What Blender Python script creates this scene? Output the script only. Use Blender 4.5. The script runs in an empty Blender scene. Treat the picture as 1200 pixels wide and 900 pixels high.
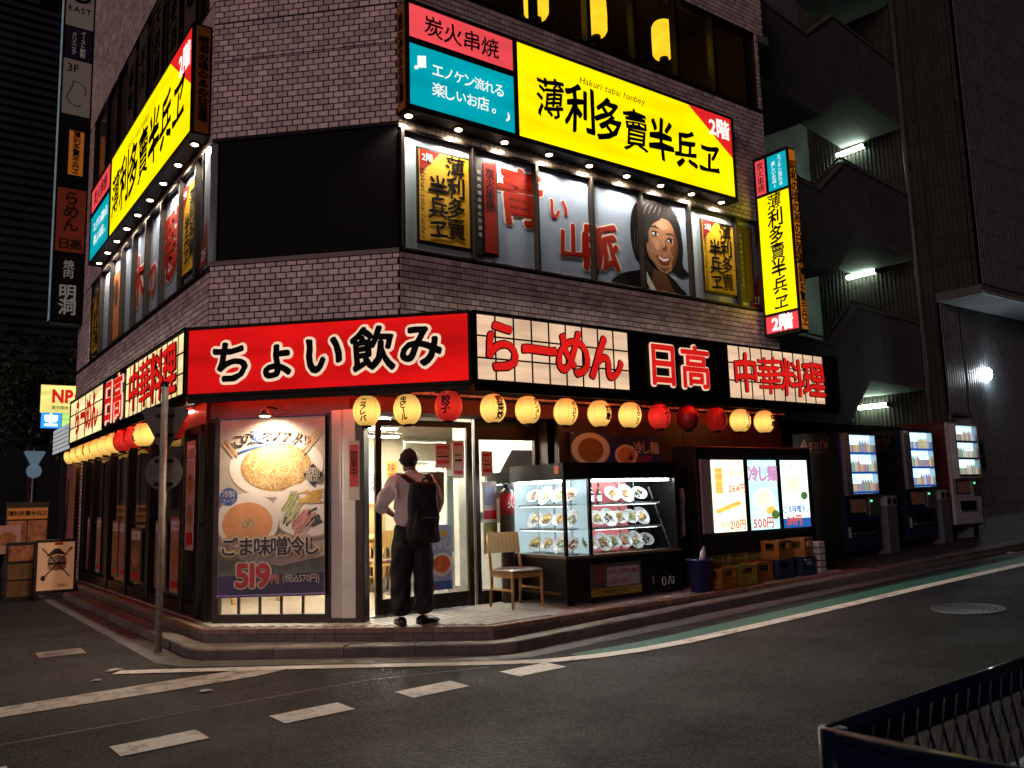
import bpy, bmesh, math, random
from mathutils import Matrix, Vector
from math import sin, cos, pi, radians as rad
random.seed(7)
sc = bpy.context.scene
COL = sc.collection

# ------------------------------------------------------------------ camera
cd = bpy.data.cameras.new('camera')
cam = bpy.data.objects.new('camera', cd); COL.objects.link(cam)
cd.sensor_width = 36.0; cd.lens = 29.55; cd.clip_end = 600; cd.clip_start = .05
cd.dof.use_dof = True; cd.dof.focus_distance = 9.4; cd.dof.aperture_fstop = 5.0
RGT, UPV, FWD = Vector((.8092, -.5869, -.0284)), Vector((-.0571, -.1267, .9903)), Vector((.5848, .7997, .1361))
RGT.normalize(); FWD = (FWD - RGT * FWD.dot(RGT)).normalized(); UPV = RGT.cross(FWD)
m = Matrix((RGT, UPV, -FWD)).transposed().to_4x4(); m.translation = (0, 0, 1.42)
cam.matrix_world = m
sc.camera = cam

# ------------------------------------------------------------------ night sky, faint glow of the town as sun
wd = bpy.data.worlds.new('World'); sc.world = wd; wd.use_nodes = True
nt = wd.node_tree; bg = nt.nodes['Background']
sky = nt.nodes.new('ShaderNodeTexSky'); sky.sky_type = 'NISHITA'; sky.sun_disc = False
sky.sun_elevation = rad(10); sky.sun_rotation = rad(237); sky.air_density = 1.0
nt.links.new(sky.outputs[0], bg.inputs[0]); bg.inputs[1].default_value = .0012
sl = bpy.data.lights.new('sun', 'SUN'); sl.energy = .52; sl.angle = rad(25); sl.color = (1, .67, .66)
so = bpy.data.objects.new('sun', sl); COL.objects.link(so)
so.rotation_euler = Vector((.88, .40, -.17)).to_track_quat('-Z', 'Y').to_euler()
sc.view_settings.view_transform = 'Standard'; sc.view_settings.look = 'None'
sc.view_settings.exposure = 0.0; sc.view_settings.gamma = 1.0; sc.view_settings.use_curve_mapping = False
sc.render.engine = 'CYCLES'
sc.cycles.use_denoising = True
sc.cycles.max_bounces = 7; sc.cycles.diffuse_bounces = 3; sc.cycles.glossy_bounces = 3
sc.cycles.transmission_bounces = 4; sc.cycles.transparent_max_bounces = 12
sc.cycles.caustics_reflective = False; sc.cycles.caustics_refractive = False
sc.cycles.sample_clamp_indirect = 4.0

# ------------------------------------------------------------------ materials
def hx(s):
    v = [int(s[i:i+2], 16) / 255 for i in (0, 2, 4)]
    return tuple(c / 12.92 if c <= .04045 else ((c + .055) / 1.055) ** 2.4 for c in v)
MATS = {}
def mat(name, col=(.5, .5, .5), rough=.6, metal=0., bump=0., bs=60., var=0., vs=6., emit=0., ecol=None, spec=.5, rnd=0., coat=0., isl=False, rv=0.):
    if name in MATS: return MATS[name]
    if isinstance(col, str): col = hx(col)
    m = bpy.data.materials.new(name); m.use_nodes = True; MATS[name] = m
    n = m.node_tree; b = n.nodes['Principled BSDF']; L = n.links.new
    b.inputs['Base Color'].default_value = (*col, 1)
    b.inputs['Roughness'].default_value = rough; b.inputs['Metallic'].default_value = metal
    b.inputs['Specular IOR Level'].default_value = spec
    if coat: b.inputs['Coat Weight'].default_value = coat; b.inputs['Coat Roughness'].default_value = .06
    tc = n.nodes.new('ShaderNodeTexCoord')
    src = None
    if var:
        no = n.nodes.new('ShaderNodeTexNoise'); no.inputs['Scale'].default_value = vs; no.inputs['Detail'].default_value = 6; no.inputs['Roughness'].default_value = .65
        L(tc.outputs['Object'], no.inputs['Vector'])
        mr = n.nodes.new('ShaderNodeMapRange'); mr.inputs[1].default_value = .3; mr.inputs[2].default_value = .7
        mr.inputs[3].default_value = 1 - var; mr.inputs[4].default_value = 1 + var
        L(no.outputs['Fac'], mr.inputs[0]); src = mr.outputs[0]
        if rv:
            r2 = n.nodes.new('ShaderNodeMapRange'); r2.inputs[1].default_value = .3; r2.inputs[2].default_value = .7
            r2.inputs[3].default_value = rough - rv; r2.inputs[4].default_value = rough + rv
            L(no.outputs['Fac'], r2.inputs[0]); L(r2.outputs[0], b.inputs['Roughness'])
    if rnd:
        if isl:
            g = n.nodes.new('ShaderNodeNewGeometry'); o = g.outputs['Random Per Island']
        else:
            g = n.nodes.new('ShaderNodeObjectInfo'); o = g.outputs['Random']
        mr = n.nodes.new('ShaderNodeMapRange'); mr.inputs[3].default_value = 1 - rnd; mr.inputs[4].default_value = 1 + rnd
        L(o, mr.inputs[0])
        if src:
            mm = n.nodes.new('ShaderNodeMath'); mm.operation = 'MULTIPLY'; L(src, mm.inputs[0]); L(mr.outputs[0], mm.inputs[1]); src = mm.outputs[0]
        else: src = mr.outputs[0]
    if src:
        vm = n.nodes.new('ShaderNodeVectorMath'); vm.operation = 'SCALE'; vm.inputs[0].default_value = col
        L(src, vm.inputs['Scale']); L(vm.outputs[0], b.inputs['Base Color'])
    if emit:
        b.inputs['Emission Color'].default_value = (*(ecol or col), 1); b.inputs['Emission Strength'].default_value = emit
    if bump:
        n2 = n.nodes.new('ShaderNodeTexNoise'); n2.inputs['Scale'].default_value = bs; n2.inputs['Detail'].default_value = 4
        L(tc.outputs['Object'], n2.inputs['Vector'])
        bp = n.nodes.new('ShaderNodeBump'); bp.inputs['Strength'].default_value = bump; bp.inputs['Distance'].default_value = .01
        L(n2.outputs['Fac'], bp.inputs['Height']); L(bp.outputs[0], b.inputs['Normal'])
    return m
def emat(name, col, s, var=.12, vs=2.5, base=.3, rough=.35):
    """lit translucent panel: it gives off light, slightly unevenly like tubes behind acrylic"""
    if name in MATS: return MATS[name]
    if isinstance(col, str): col = hx(col)
    m = mat(name, tuple(c * base for c in col), rough, emit=s, ecol=col, spec=.12)
    n = m.node_tree; b = n.nodes['Principled BSDF']
    tc = n.nodes.new('ShaderNodeTexCoord'); no = n.nodes.new('ShaderNodeTexNoise'); no.inputs['Scale'].default_value = vs
    mr = n.nodes.new('ShaderNodeMapRange'); mr.inputs[1].default_value = .3; mr.inputs[2].default_value = .7
    mr.inputs[3].default_value = s * (1 - var); mr.inputs[4].default_value = s * (1 + var)
    mp = n.nodes.new('ShaderNodeMapping'); mp.inputs['Scale'].default_value = (.35, 1, 2.2)   # rows of tubes behind the face
    n.links.new(tc.outputs['Object'], mp.inputs[0]); n.links.new(mp.outputs[0], no.inputs['Vector']); n.links.new(no.outputs['Fac'], mr.inputs[0])
    n.links.new(mr.outputs[0], b.inputs['Emission Strength'])
    return m
def glassmat(name, tint=(1, 1, 1), refl=1.45, dirt=.03):
    m = bpy.data.materials.new(name); m.use_nodes = True; MATS[name] = m
    n = m.node_tree; n.nodes.clear(); L = n.links.new
    out = n.nodes.new('ShaderNodeOutputMaterial'); t = n.nodes.new('ShaderNodeBsdfTransparent'); t.inputs[0].default_value = (*tint, 1)
    g = n.nodes.new('ShaderNodeBsdfGlossy'); g.inputs['Roughness'].default_value = .01
    f = n.nodes.new('ShaderNodeFresnel'); f.inputs[0].default_value = refl
    mx = n.nodes.new('ShaderNodeMixShader'); L(f.outputs[0], mx.inputs[0]); L(t.outputs[0], mx.inputs[1]); L(g.outputs[0], mx.inputs[2])
    d = n.nodes.new('ShaderNodeBsdfDiffuse'); d.inputs[0].default_value = (.6, .6, .58, 1)
    no = n.nodes.new('ShaderNodeTexNoise'); no.inputs['Scale'].default_value = 3; tc = n.nodes.new('ShaderNodeTexCoord'); L(tc.outputs['Object'], no.inputs['Vector'])
    mr = n.nodes.new('ShaderNodeMapRange'); mr.inputs[1].default_value = .35; mr.inputs[2].default_value = .75; mr.inputs[3].default_value = 0; mr.inputs[4].default_value = dirt * 2
    L(no.outputs['Fac'], mr.inputs[0])
    m2 = n.nodes.new('ShaderNodeMixShader'); L(mr.outputs[0], m2.inputs[0]); L(mx.outputs[0], m2.inputs[1]); L(d.outputs[0], m2.inputs[2]); L(m2.outputs[0], out.inputs[0])
    return m
GLASS = glassmat('clear_glass', (.95, .97, .96), 1.45, .008)
SMOKE = glassmat('dark_glass', (.72, .70, .68), 1.6, .015)

# ------------------------------------------------------------------ mesh helpers
class MB:
    def __init__(s): s.v = []; s.f = []
    def add(s, vs, fs):
        k = len(s.v); s.v += [tuple(p) for p in vs]; s.f += [tuple(k + i for i in f) for f in fs]; return s
    def box(s, x0, x1, y0, y1, z0, z1):
        return s.add([(x0,y0,z0),(x1,y0,z0),(x1,y1,z0),(x0,y1,z0),(x0,y0,z1),(x1,y0,z1),(x1,y1,z1),(x0,y1,z1)],
                     [(3,2,1,0),(4,5,6,7),(0,1,5,4),(1,2,6,5),(2,3,7,6),(3,0,4,7)])
    def bbox(s, x0, x1, y0, y1, z0, z1, b=.006):
        """box with chamfered edges"""
        bm = bmesh.new(); bmesh.ops.create_cube(bm, size=1)
        for q in bm.verts: q.co = Vector(((x0+x1)/2 + q.co.x*(x1-x0), (y0+y1)/2 + q.co.y*(y1-y0), (z0+z1)/2 + q.co.z*(z1-z0)))
        b = min(b, .45*min(abs(x1-x0), abs(y1-y0), abs(z1-z0)))
        bmesh.ops.bevel(bm, geom=bm.edges[:], offset=b, segments=1, affect='EDGES')
        return s.bm(bm)
    def bm(s, bm, M=None):
        bm.verts.index_update(); vs = [(M @ v.co if M else v.co)[:] for v in bm.verts]
        s.add(vs, [tuple(v.index for v in f.verts) for f in bm.faces]); bm.free(); return s
    def quad(s, a, b, c, d): return s.add([a, b, c, d], [(0, 1, 2, 3)])
    def poly(s, pts): return s.add(pts, [tuple(range(len(pts)))])
    def tube(s, pts, r, n=8, cap=True):
        pts = [Vector(p) for p in pts]; rs = r if isinstance(r, (list, tuple)) else [r] * len(pts)
        k = len(s.v); ref = None
        for i, p in enumerate(pts):
            d = (pts[min(i+1, len(pts)-1)] - pts[max(i-1, 0)]).normalized()
            if ref is None: ref = Vector((0, 0, 1)) if abs(d.z) < .9 else Vector((1, 0, 0))
            a = d.cross(ref).normalized(); b = a.cross(d).normalized(); ref = b
            for j in range(n):
                t = 2 * pi * j / n; s.v.append(tuple(p + (a * cos(t) + b * sin(t)) * rs[i]))
        for i in range(len(pts) - 1):
            for j in range(n):
                j2 = (j + 1) % n
                s.f.append((k+i*n+j, k+(i+1)*n+j, k+(i+1)*n+j2, k+i*n+j2))
        if cap:
            s.f.append(tuple(k + j for j in range(n))); s.f.append(tuple(k + (len(pts)-1)*n + j for j in reversed(range(n))))
        return s
    def lathe(s, prof, n=16, M=None, ex=1., ey=1.):
        k = len(s.v)
        for r, z in prof:
            for j in range(n):
                t = 2*pi*j/n; p = Vector((r*cos(t)*ex, r*sin(t)*ey, z)); s.v.append(tuple(M @ p if M else p))
        for i in range(len(prof)-1):
            for j in range(n):
                j2 = (j+1) % n; s.f.append((k+i*n+j, k+i*n+j2, k+(i+1)*n+j2, k+(i+1)*n+j))
        if prof[0][0] > 1e-6: s.f.append(tuple(k+j for j in reversed(range(n))))
        if prof[-1][0] > 1e-6: s.f.append(tuple(k+(len(prof)-1)*n+j for j in range(n)))
        return s
    def prism(s, pts, y0, y1):
        """outline in x,z pushed from y0 to y1"""
        n = len(pts); k = len(s.v)
        s.v += [(p[0], y0, p[1]) for p in pts] + [(p[0], y1, p[1]) for p in pts]
        s.f.append(tuple(k+i for i in range(n))); s.f.append(tuple(k+n+i for i in reversed(range(n))))
        for i in range(n):
            j = (i+1) % n; s.f.append((k+i, k+n+i, k+n+j, k+j))
        return s
    def disc(s, x, z, rx, rz=None, y=0., n=28, a0=0., a1=2*pi):
        rz = rz or rx; full = abs(a1 - a0 - 2*pi) < 1e-4
        return s.poly([(x + rx*cos(a0+(a1-a0)*i/(n if full else n-1)), y, z + rz*sin(a0+(a1-a0)*i/(n if full else n-1))) for i in range(n)])
    def mesh(s, name, mt, smooth=False):
        me = bpy.data.meshes.new(name); me.from_pydata(s.v, [], s.f); me.update()
        if mt: me.materials.append(mt)
        if smooth: me.polygons.foreach_set('use_smooth', [True]*len(me.polygons))
        return me
    def build(s, name, mt, parent=None, loc=(0,0,0), rz=0, smooth=False, rot=None):
        return place(name, s.mesh(name, mt, smooth), parent, loc, rz, rot)
def place(name, me, parent=None, loc=(0,0,0), rz=0, rot=None, scale=None):
    o = bpy.data.objects.new(name, me); COL.objects.link(o); o.parent = parent
    o.location = loc; o.rotation_euler = rot or (0, 0, rz)
    if scale: o.scale = scale
    return o
def tag(o, label=None, cat=None, group=None, kind=None):
    if label: o['label'] = label
    if cat: o['category'] = cat
    if group: o['group'] = group
    if kind: o['kind'] = kind
    return o
def thing(name, label, cat, loc=(0,0,0), rz=0, group=None):
    o = place(name, None, None, loc, rz); o.empty_display_size = .2
    return tag(o, label, cat, group)
def box(name, mt, parent, x0, x1, y0, y1, z0, z1, b=0, **k):
    mb = MB(); (mb.bbox(x0,x1,y0,y1,z0,z1,b) if b else mb.box(x0,x1,y0,y1,z0,z1)); return mb.build(name, mt, parent, **k)
def copy_tree(o, parent=None):
    c = o.copy(); COL.objects.link(c); c.parent = parent
    for ch in o.children: copy_tree(ch, c)
    return c

# ------------------------------------------------------------------ lettering (flat print, made of letter outlines)
GLY = {}
def glyph(ch, bold, st=8):
    """outline of one character; a heavier stroke is the outline stamped round a small circle"""
    key = (ch, round(bold, 4), st)
    if key not in GLY:
        cu = bpy.data.curves.new('t', 'FONT'); cu.body = ch; cu.size = 1; cu.resolution_u = 3; cu.dimensions = '2D'; cu.fill_mode = 'FRONT'
        ob = bpy.data.objects.new('t', cu)
        me = bpy.data.meshes.new_from_object(ob)
        v0 = [v.co[:] for v in me.vertices]; f0 = [tuple(p.vertices) for p in me.polygons]
        bpy.data.objects.remove(ob); bpy.data.meshes.remove(me); bpy.data.curves.remove(cu)
        if not v0: v0 = [(0,0,0),(.3,0,0),(0,.01,0)]; f0 = []
        vs = [(a, b, .02) for a, b, c in v0]; fs = list(f0)
        if bold:
            for q in range(st):
                dx, dy = bold*cos(2*pi*q/st), bold*sin(2*pi*q/st); k = len(vs)
                vs += [(a+dx, b+dy, .018-.002*q) for a, b, c in v0]; fs += [tuple(k+i for i in f) for f in f0]
        xs = [v[0] for v in vs]
        GLY[key] = (vs, fs, min(xs), max(xs))
    return GLY[key]
def wide(c): return ord(c) > 0x2e80
def lettering(s, parent, mt, x, z, h, y=-.006, bold=.02, sx=1., vert=False, pitch=None, jit=0., slant=0., name='lettering', brush=0., wrap=None, gap=.08, up=0.):
    """string centred on x,z; h is the height of a full-width character; wrap=(radius function, centre z) bends it round a lantern"""
    mb = MB(); EM = .88; st = 5 if h < .14 else 7 if bold < .04 else 12
    if h < .045: bold = 0
    adv = []
    for c in s:
        if c == ' ': adv.append(.4); continue
        if wide(c): adv.append(1.)
        else:
            g = glyph(c, 0, st); adv.append((g[3]-g[2])/EM*1.05 + gap + .05)
    if pitch is None: pitch = 1.04
    tot = sum(adv)*pitch*h*sx if not vert else len(s)*pitch*h
    pos = -tot/2
    rr = random.Random(hash_s(s))
    for c, a in zip(s, adv):
        if c != ' ':
            vs, fs, x0, x1 = glyph(c, bold*(.5 if c in '賣薄華餃飯' and h > .15 else 1.), st)
            k = h/EM; js = 1 + rr.uniform(-jit, jit); ja = rr.uniform(-jit, jit)*.35
            ang = 0
            if vert: cx, cz = 0, -(pos + h*pitch/2); 
            else: cx, cz = pos + a*pitch*h*sx/2, up*(pos + a*pitch*h*sx/2)
            mx = (x0+x1)/2; mz = .34 if wide(c) else .36
            if vert and c == 'ー': ang = pi/2
            out = []
            ph = rr.uniform(0, 6)
            for v in vs:
                px, pz = (v[0]-mx), (v[1]-mz)
                if ang: px, pz = pz, -px
                if brush:
                    px += brush*(.022*sin(7*pz+ph)+.006*sin(19*pz+5*px+ph)); pz += brush*(.022*sin(6*px+ph*2)+.006*sin(17*px-7*pz)+.05*px)
                px, pz = px*cos(ja)-pz*sin(ja), px*sin(ja)+pz*cos(ja)
                px = px*k*js*sx + slant*pz*k; pz = pz*k*js
                X, Z, Y = x+cx+px, z+cz+pz, y - v[2]*.12
                if wrap:
                    r = wrap(Z); th = X/max(r, .05) if r else 0
                    out.append(((r-y+v[2]*.08)*sin(th), -(r-y+v[2]*.08)*cos(th), Z))
                else: out.append((X, Y, Z))
            mb.add(out, fs)
        pos += (a*pitch*h*sx if not vert else pitch*h)
    o = mb.build(name, mt, parent)
    if h < .075 or pitch > 1.4: o['kind'] = 'stuff'
    return o
def hash_s(s):
    h = 7
    for c in s: h = (h*131 + ord(c)) % 1000003
    return h
def outlined(s, parent, m_in, m_out, x, z, h, y=-.006, bold=.03, edge=.05, **k):
    lettering(s, parent, m_out, x, z, h, y, bold+edge, name='letter_edge', **k)
    return lettering(s, parent, m_in, x, z, h, y-.012*h-.004, bold, **k)

# ------------------------------------------------------------------ common materials
BLACK = mat('black_print', (.006,.006,.007), .6, spec=.08)
WHITE = mat('white_print', (.75,.75,.73), .5)
RED = mat('red_print', hx('c8181c'), .45)
DARKM = mat('dark_metal', (.018,.017,.017), .38, .6, var=.3, vs=14, rv=.1)
FRAME = mat('bronze_frame', (.030,.022,.019), .36, .5, var=.3, vs=9)
STEEL = mat('steel', (.45,.46,.47), .3, .9, var=.15, vs=10, rv=.1)
BLKPL = mat('black_plastic', (.010,.010,.011), .5, spec=.2)
WIRE = mat('wire', (.02,.02,.02), .5)
KSTEEL = mat('kitchen_steel', (.34,.34,.33), .5, .25, var=.15, vs=4)
GREYP = mat('grey_paint', (.30,.31,.31), .5, var=.2, vs=8)
def gz(x): return max(0., .04*(x-4.67))              # the right-hand street climbs
def pz(x): return .21 + max(0., .02*(x-4.7))          # and the entrance platform a little less
# ================================================================== GROUND
def asphalt():
    m = mat('asphalt', (.02,.02,.02), .7, spec=.25); n = m.node_tree; L = n.links.new; b = n.nodes['Principled BSDF']; tc = n.nodes.new('ShaderNodeTexCoord')
    def noise(sc, det, lo, hi, a=.3, z=.7):
        t = n.nodes.new('ShaderNodeTexNoise'); t.inputs['Scale'].default_value = sc; t.inputs['Detail'].default_value = det; t.inputs['Roughness'].default_value = .65; L(tc.outputs['Object'], t.inputs['Vector'])
        r = n.nodes.new('ShaderNodeMapRange'); r.inputs[1].default_value = a; r.inputs[2].default_value = z; r.inputs[3].default_value = lo; r.inputs[4].default_value = hi; L(t.outputs['Fac'], r.inputs[0]); return r.outputs[0]
    def mul(a, c):
        q = n.nodes.new('ShaderNodeMath'); q.operation = 'MULTIPLY'; L(a, q.inputs[0]); L(c, q.inputs[1]); return q.outputs[0]
    v = n.nodes.new('ShaderNodeTexVoronoi'); v.inputs['Scale'].default_value = 62; L(tc.outputs['Object'], v.inputs['Vector'])
    sp = n.nodes.new('ShaderNodeSeparateColor'); L(v.outputs['Color'], sp.inputs[0])
    r1 = n.nodes.new('ShaderNodeMapRange'); r1.interpolation_type = 'SMOOTHSTEP'; r1.inputs[1].default_value = .3; r1.inputs[3].default_value = .45; r1.inputs[4].default_value = 3.0; L(sp.outputs[0], r1.inputs[0])
    f = mul(mul(r1.outputs[0], noise(.55, 8, .55, 1.5)), noise(9, 6, .75, 1.25))
    c = n.nodes.new('ShaderNodeTexVoronoi'); c.feature = 'DISTANCE_TO_EDGE'; c.inputs['Scale'].default_value = .55
    w = n.nodes.new('ShaderNodeTexNoise'); w.inputs['Scale'].default_value = 2.2; w.inputs['Detail'].default_value = 6; L(tc.outputs['Object'], w.inputs['Vector'])
    mx = n.nodes.new('ShaderNodeMix'); mx.data_type = 'VECTOR'; mx.inputs[0].default_value = .35; L(tc.outputs['Object'], mx.inputs[4]); L(w.outputs['Color'], mx.inputs[5]); L(mx.outputs[1], c.inputs['Vector'])
    cr = n.nodes.new('ShaderNodeMapRange'); cr.inputs[1].default_value = .0; cr.inputs[2].default_value = .008; cr.inputs[3].default_value = .35; cr.inputs[4].default_value = 1.; L(c.outputs['Distance'], cr.inputs[0])
    f = mul(f, cr.outputs[0])
    vm = n.nodes.new('ShaderNodeVectorMath'); vm.operation = 'SCALE'; vm.inputs[0].default_value = (.0118,.0120,.0132); L(f, vm.inputs['Scale']); L(vm.outputs[0], b.inputs['Base Color'])
    L(noise(.9, 5, .55, .8), b.inputs['Roughness'])
    bp = n.nodes.new('ShaderNodeBump'); bp.inputs['Strength'].default_value = .7; bp.inputs['Distance'].default_value = .008; L(v.outputs['Distance'], bp.inputs['Height']); L(bp.outputs[0], b.inputs['Normal'])
    return m
ASPH = asphalt()
xs = [-300, 4.67, 30, 300]; mb = MB()
for i in range(3):
    a, b_ = xs[i], xs[i+1]; za, zb = gz(min(a, 30)), gz(min(b_, 30))
    mb.quad((a,-300,za),(b_,-300,zb),(b_,300,zb),(a,300,za))
road = tag(mb.build('road', ASPH), kind='structure')

def paint(name, col, wear=.6, wl=.50):
    m = mat(name, col, .55, bump=.3, bs=150); n = m.node_tree; L = n.links.new; b = n.nodes['Principled BSDF']
    tc = n.nodes.new('ShaderNodeTexCoord'); a = n.nodes.new('ShaderNodeTexNoise'); a.inputs['Scale'].default_value = 7; a.inputs['Detail'].default_value = 10; a.inputs['Roughness'].default_value = .75
    L(tc.outputs['Object'], a.inputs['Vector'])
    r = n.nodes.new('ShaderNodeMapRange'); r.inputs[1].default_value = wl; r.inputs[2].default_value = wl+.13; r.inputs[4].default_value = wear; L(a.outputs['Fac'], r.inputs[0])
    mx = n.nodes.new('ShaderNodeMix'); mx.data_type = 'RGBA'; mx.inputs[6].default_value = (*col, 1); mx.inputs[7].default_value = (.05,.047,.045,1)
    L(r.outputs[0], mx.inputs[0]); L(mx.outputs[2], b.inputs['Base Color']); return m
PWHITE = paint('white_road_paint', (.74,.73,.71)); PGREEN = paint('green_road_paint', (.025,.14,.10), .5)
PWORN = paint('worn_road_paint', (.52,.50,.47), .8, .48)
CONC = mat('gutter_concrete', (.11,.105,.105), .75, bump=.4, bs=80, var=.35, vs=4)
def dense(path, step=.25):
    out = []
    for p, q in zip(path, path[1:]):
        n = max(1, int(math.hypot(q[0]-p[0], q[1]-p[1])/step))
        out += [(p[0]+(q[0]-p[0])*i/n, p[1]+(q[1]-p[1])*i/n) for i in range(n)]
    return out + [path[-1]]
def offs(path, d):
    out = []
    for i, p in enumerate(path):
        a = Vector(path[max(i-1, 0)]); b_ = Vector(path[min(i+1, len(path)-1)]); t = (b_-a).normalized()
        out.append((p[0]-t.y*d, p[1]+t.x*d))
    return out
def strip(name, mt, path, d0, d1, lift, parent, h=None):
    """a ribbon between two offsets of a path, lying on the road; h(x) gives another base height"""
    p = dense(path); a, b_ = offs(p, d0), offs(p, d1); mb = MB(); h = h or gz
    for i in range(len(p)-1):
        mb.quad(*[(q[0], q[1], h(q[0])+lift) for q in (a[i], a[i+1], b_[i+1], b_[i])])
    return mb.build(name, mt, parent)
line = [(1.66,8.32),(2.55,7.66),(3.25,7.13),(3.8,6.69),(4.3,6.31),(4.67,6.05),(5.1,5.83),(5.55,5.70),(6.05,5.63),(7.2,5.59),(8.7,5.56),(10.5,5.55),(13,5.48),(17,5.42),(30,5.42)]
strip('white_line', PWHITE, line, -.08, .08, .008, road)
strip('green_strip', PGREEN, [(5.0,5.93),(5.55,5.84),(6.05,5.80),(8.7,5.78),(10.5,5.77),(13,5.70),(17,5.64),(30,5.64)], -.13, .17, .004, road)
mb = MB(); mb.poly([(x, y, .006) for x, y in [(-3,6.88),(.69,7.13),(1.84,7.19),(2.54,7.25),(2.98,7.41),(2.70,7.64),(1.88,7.60),(.7,7.49),(-3,7.24)]])
mb.build('stop_line', PWORN, road)
for x0 in (-.98, .08, 1.14, 2.15, 3.14, 4.15):
    x0 += .0; y = 5.5 + .055*(x0-1); mb = MB()
    mb.quad(*[(a, b_, gz(a)+.006) for a, b_ in ((x0, y+.01), (x0+.52, y+.05), (x0+.51, y+.32), (x0-.01, y+.28))])
    mb.build('dash_mark', PWHITE, road)
# path of the kerb's foot, round the corner
KP = [(2.34,26),(2.34,8.60),(2.42,8.36),(4.50,6.68),(4.78,6.58),(10.8,6.45),(30,6.1)]
strip('gutter', CONC, KP, -.30, -.012, .004, road)
tag(strip('tar_seam', mat('tar', (.02,.02,.02), .4), [(-2,6.2),(3.2,6.45),(4.2,6.2)], -.015, .015, .002, road), 'dark sealed seam')
# kerb of single stones
KST = mat('kerb_stone', (.17,.155,.145), .8, bump=.5, bs=60, var=.3, vs=5, rnd=.2)
kerb = tag(MB().build('kerb', KST), kind='structure')
def along(path, step):
    """cut a path into pieces of about one step, corners kept"""
    out = []
    for p, q in zip(path, path[1:]):
        l = math.hypot(q[0]-p[0], q[1]-p[1]); n = max(1, round(l/step))
        for i in range(n):
            out.append(((p[0]+(q[0]-p[0])*i/n, p[1]+(q[1]-p[1])*i/n), (p[0]+(q[0]-p[0])*(i+1)/n, p[1]+(q[1]-p[1])*(i+1)/n)))
    return out
def slab(mb, a, b_, w, z0a, z1a, z0b, z1b, g=.003, bev=.012):
    a, b_ = Vector(a), Vector(b_); t = (b_-a).normalized(); n = Vector((-t.y, t.x)); a = a+t*g; b_ = b_-t*g
    c = [a, b_, b_+n*w, a+n*w]; c2 = [a+n*bev+t*bev*.3, b_+n*bev-t*bev*.3, b_+n*w-t*bev*.3, a+n*w+t*bev*.3]
    mb.add([(c[0].x,c[0].y,z0a),(c[1].x,c[1].y,z0b),(c[2].x,c[2].y,z0b),(c[3].x,c[3].y,z0a),
            (c[0].x,c[0].y,z1a-bev),(c[1].x,c[1].y,z1b-bev),(c[2].x,c[2].y,z1b-bev),(c[3].x,c[3].y,z1a-bev),
            (c2[0].x,c2[0].y,z1a),(c2[1].x,c2[1].y,z1b),(c2[2].x,c2[2].y,z1b),(c2[3].x,c2[3].y,z1a)],
           [(3,2,1,0),(0,1,5,4),(1,2,6,5),(2,3,7,6),(3,0,4,7),(4,5,9,8),(5,6,10,9),(6,7,11,10),(7,4,8,11),(8,9,10,11)])
for a, b_ in along(KP, .62):
    slab(m_ := MB(), a, b_, .20, gz(a[0])-.05, gz(a[0])+.10+random.uniform(-.003,.003), gz(b_[0])-.05, gz(b_[0])+.10)
    m_.build('kerb_stone', KST, kerb)
# entrance platform and pavement
GROUT = mat('grout', (.085,.075,.07), .85, var=.3, vs=12)
PT = mat('platform_tile', (.46,.45,.43), .42, bump=.15, bs=40, var=.25, vs=7, rnd=.18, isl=True, rv=.12)
PT1 = mat('platform_tile_single', (.20,.165,.15), .5, bump=.2, bs=40, var=.3, vs=7, rnd=.22)
PP = [(2.56,19.5),(2.56,8.92),(4.73,6.88),(8.0,6.79),(11.0,6.70)]
def topz(x): return pz(x) if x < 11 else gz(x)+.105
mb = MB()
for p, q in zip(PP, PP[1:]):
    mb.quad((p[0],p[1],-.02),(q[0],q[1],-.02),(q[0],q[1],pz(q[0])),(p[0],p[1],pz(p[0])))
mb.poly([(x, y, .21) for x, y in [(2.56,19.5),(2.56,8.92),(4.73,6.88),(4.73,19.5)]])
mb.poly([(x, y, pz(x)) for x, y in [(4.73,6.88),(8.0,6.79),(11,6.70),(11,19.5),(4.73,19.5)]])
plat = tag(mb.build('platform', GROUT), kind='structure')
mb = MB()
for x0, x1 in ((11.003, 16), (16, 30), (30, 60)):
    f = lambda x, y: (x, y, gz(min(x, 30))+.095)
    mb.quad(f(x0,6.45-.0*x0), f(x1,6.2), f(x1,19.5), f(x0,19.5))
tag(mb.build('sidewalk', mat('pavement', (.075,.073,.072), .75, bump=.4, bs=90, var=.3, vs=3)), kind='structure')
mb = MB()   # strip of the left-hand street between kerb and platform
strip('ledge', CONC, KP[:6], .15, .5, .085, plat)
def inpoly(x, y, P):
    c = False
    for i in range(len(P)):
        (x1, y1), (x2, y2) = P[i], P[i-1]
        if (y1 > y) != (y2 > y) and x < (x2-x1)*(y-y1)/(y2-y1)+x1: c = not c
    return c
area = [(2.62,17.5),(2.62,9.0),(4.76,6.97),(10.6,6.80),(10.6,8.9),(4.3,8.9),(2.9,9.5),(2.9,17.5)]
cand = []
for i in range(82):
    for j in range(110):
        x, y = 2.6+i*.098, 6.85+j*.098
        if inpoly(x+.049, y+.049, area) and inpoly(x+.1, y+.002, area) and inpoly(x+.002, y+.1, area) and inpoly(x+.002, y+.002, area): cand.append((x, y))
def dcam(x, y): return math.hypot(x, y)
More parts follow.
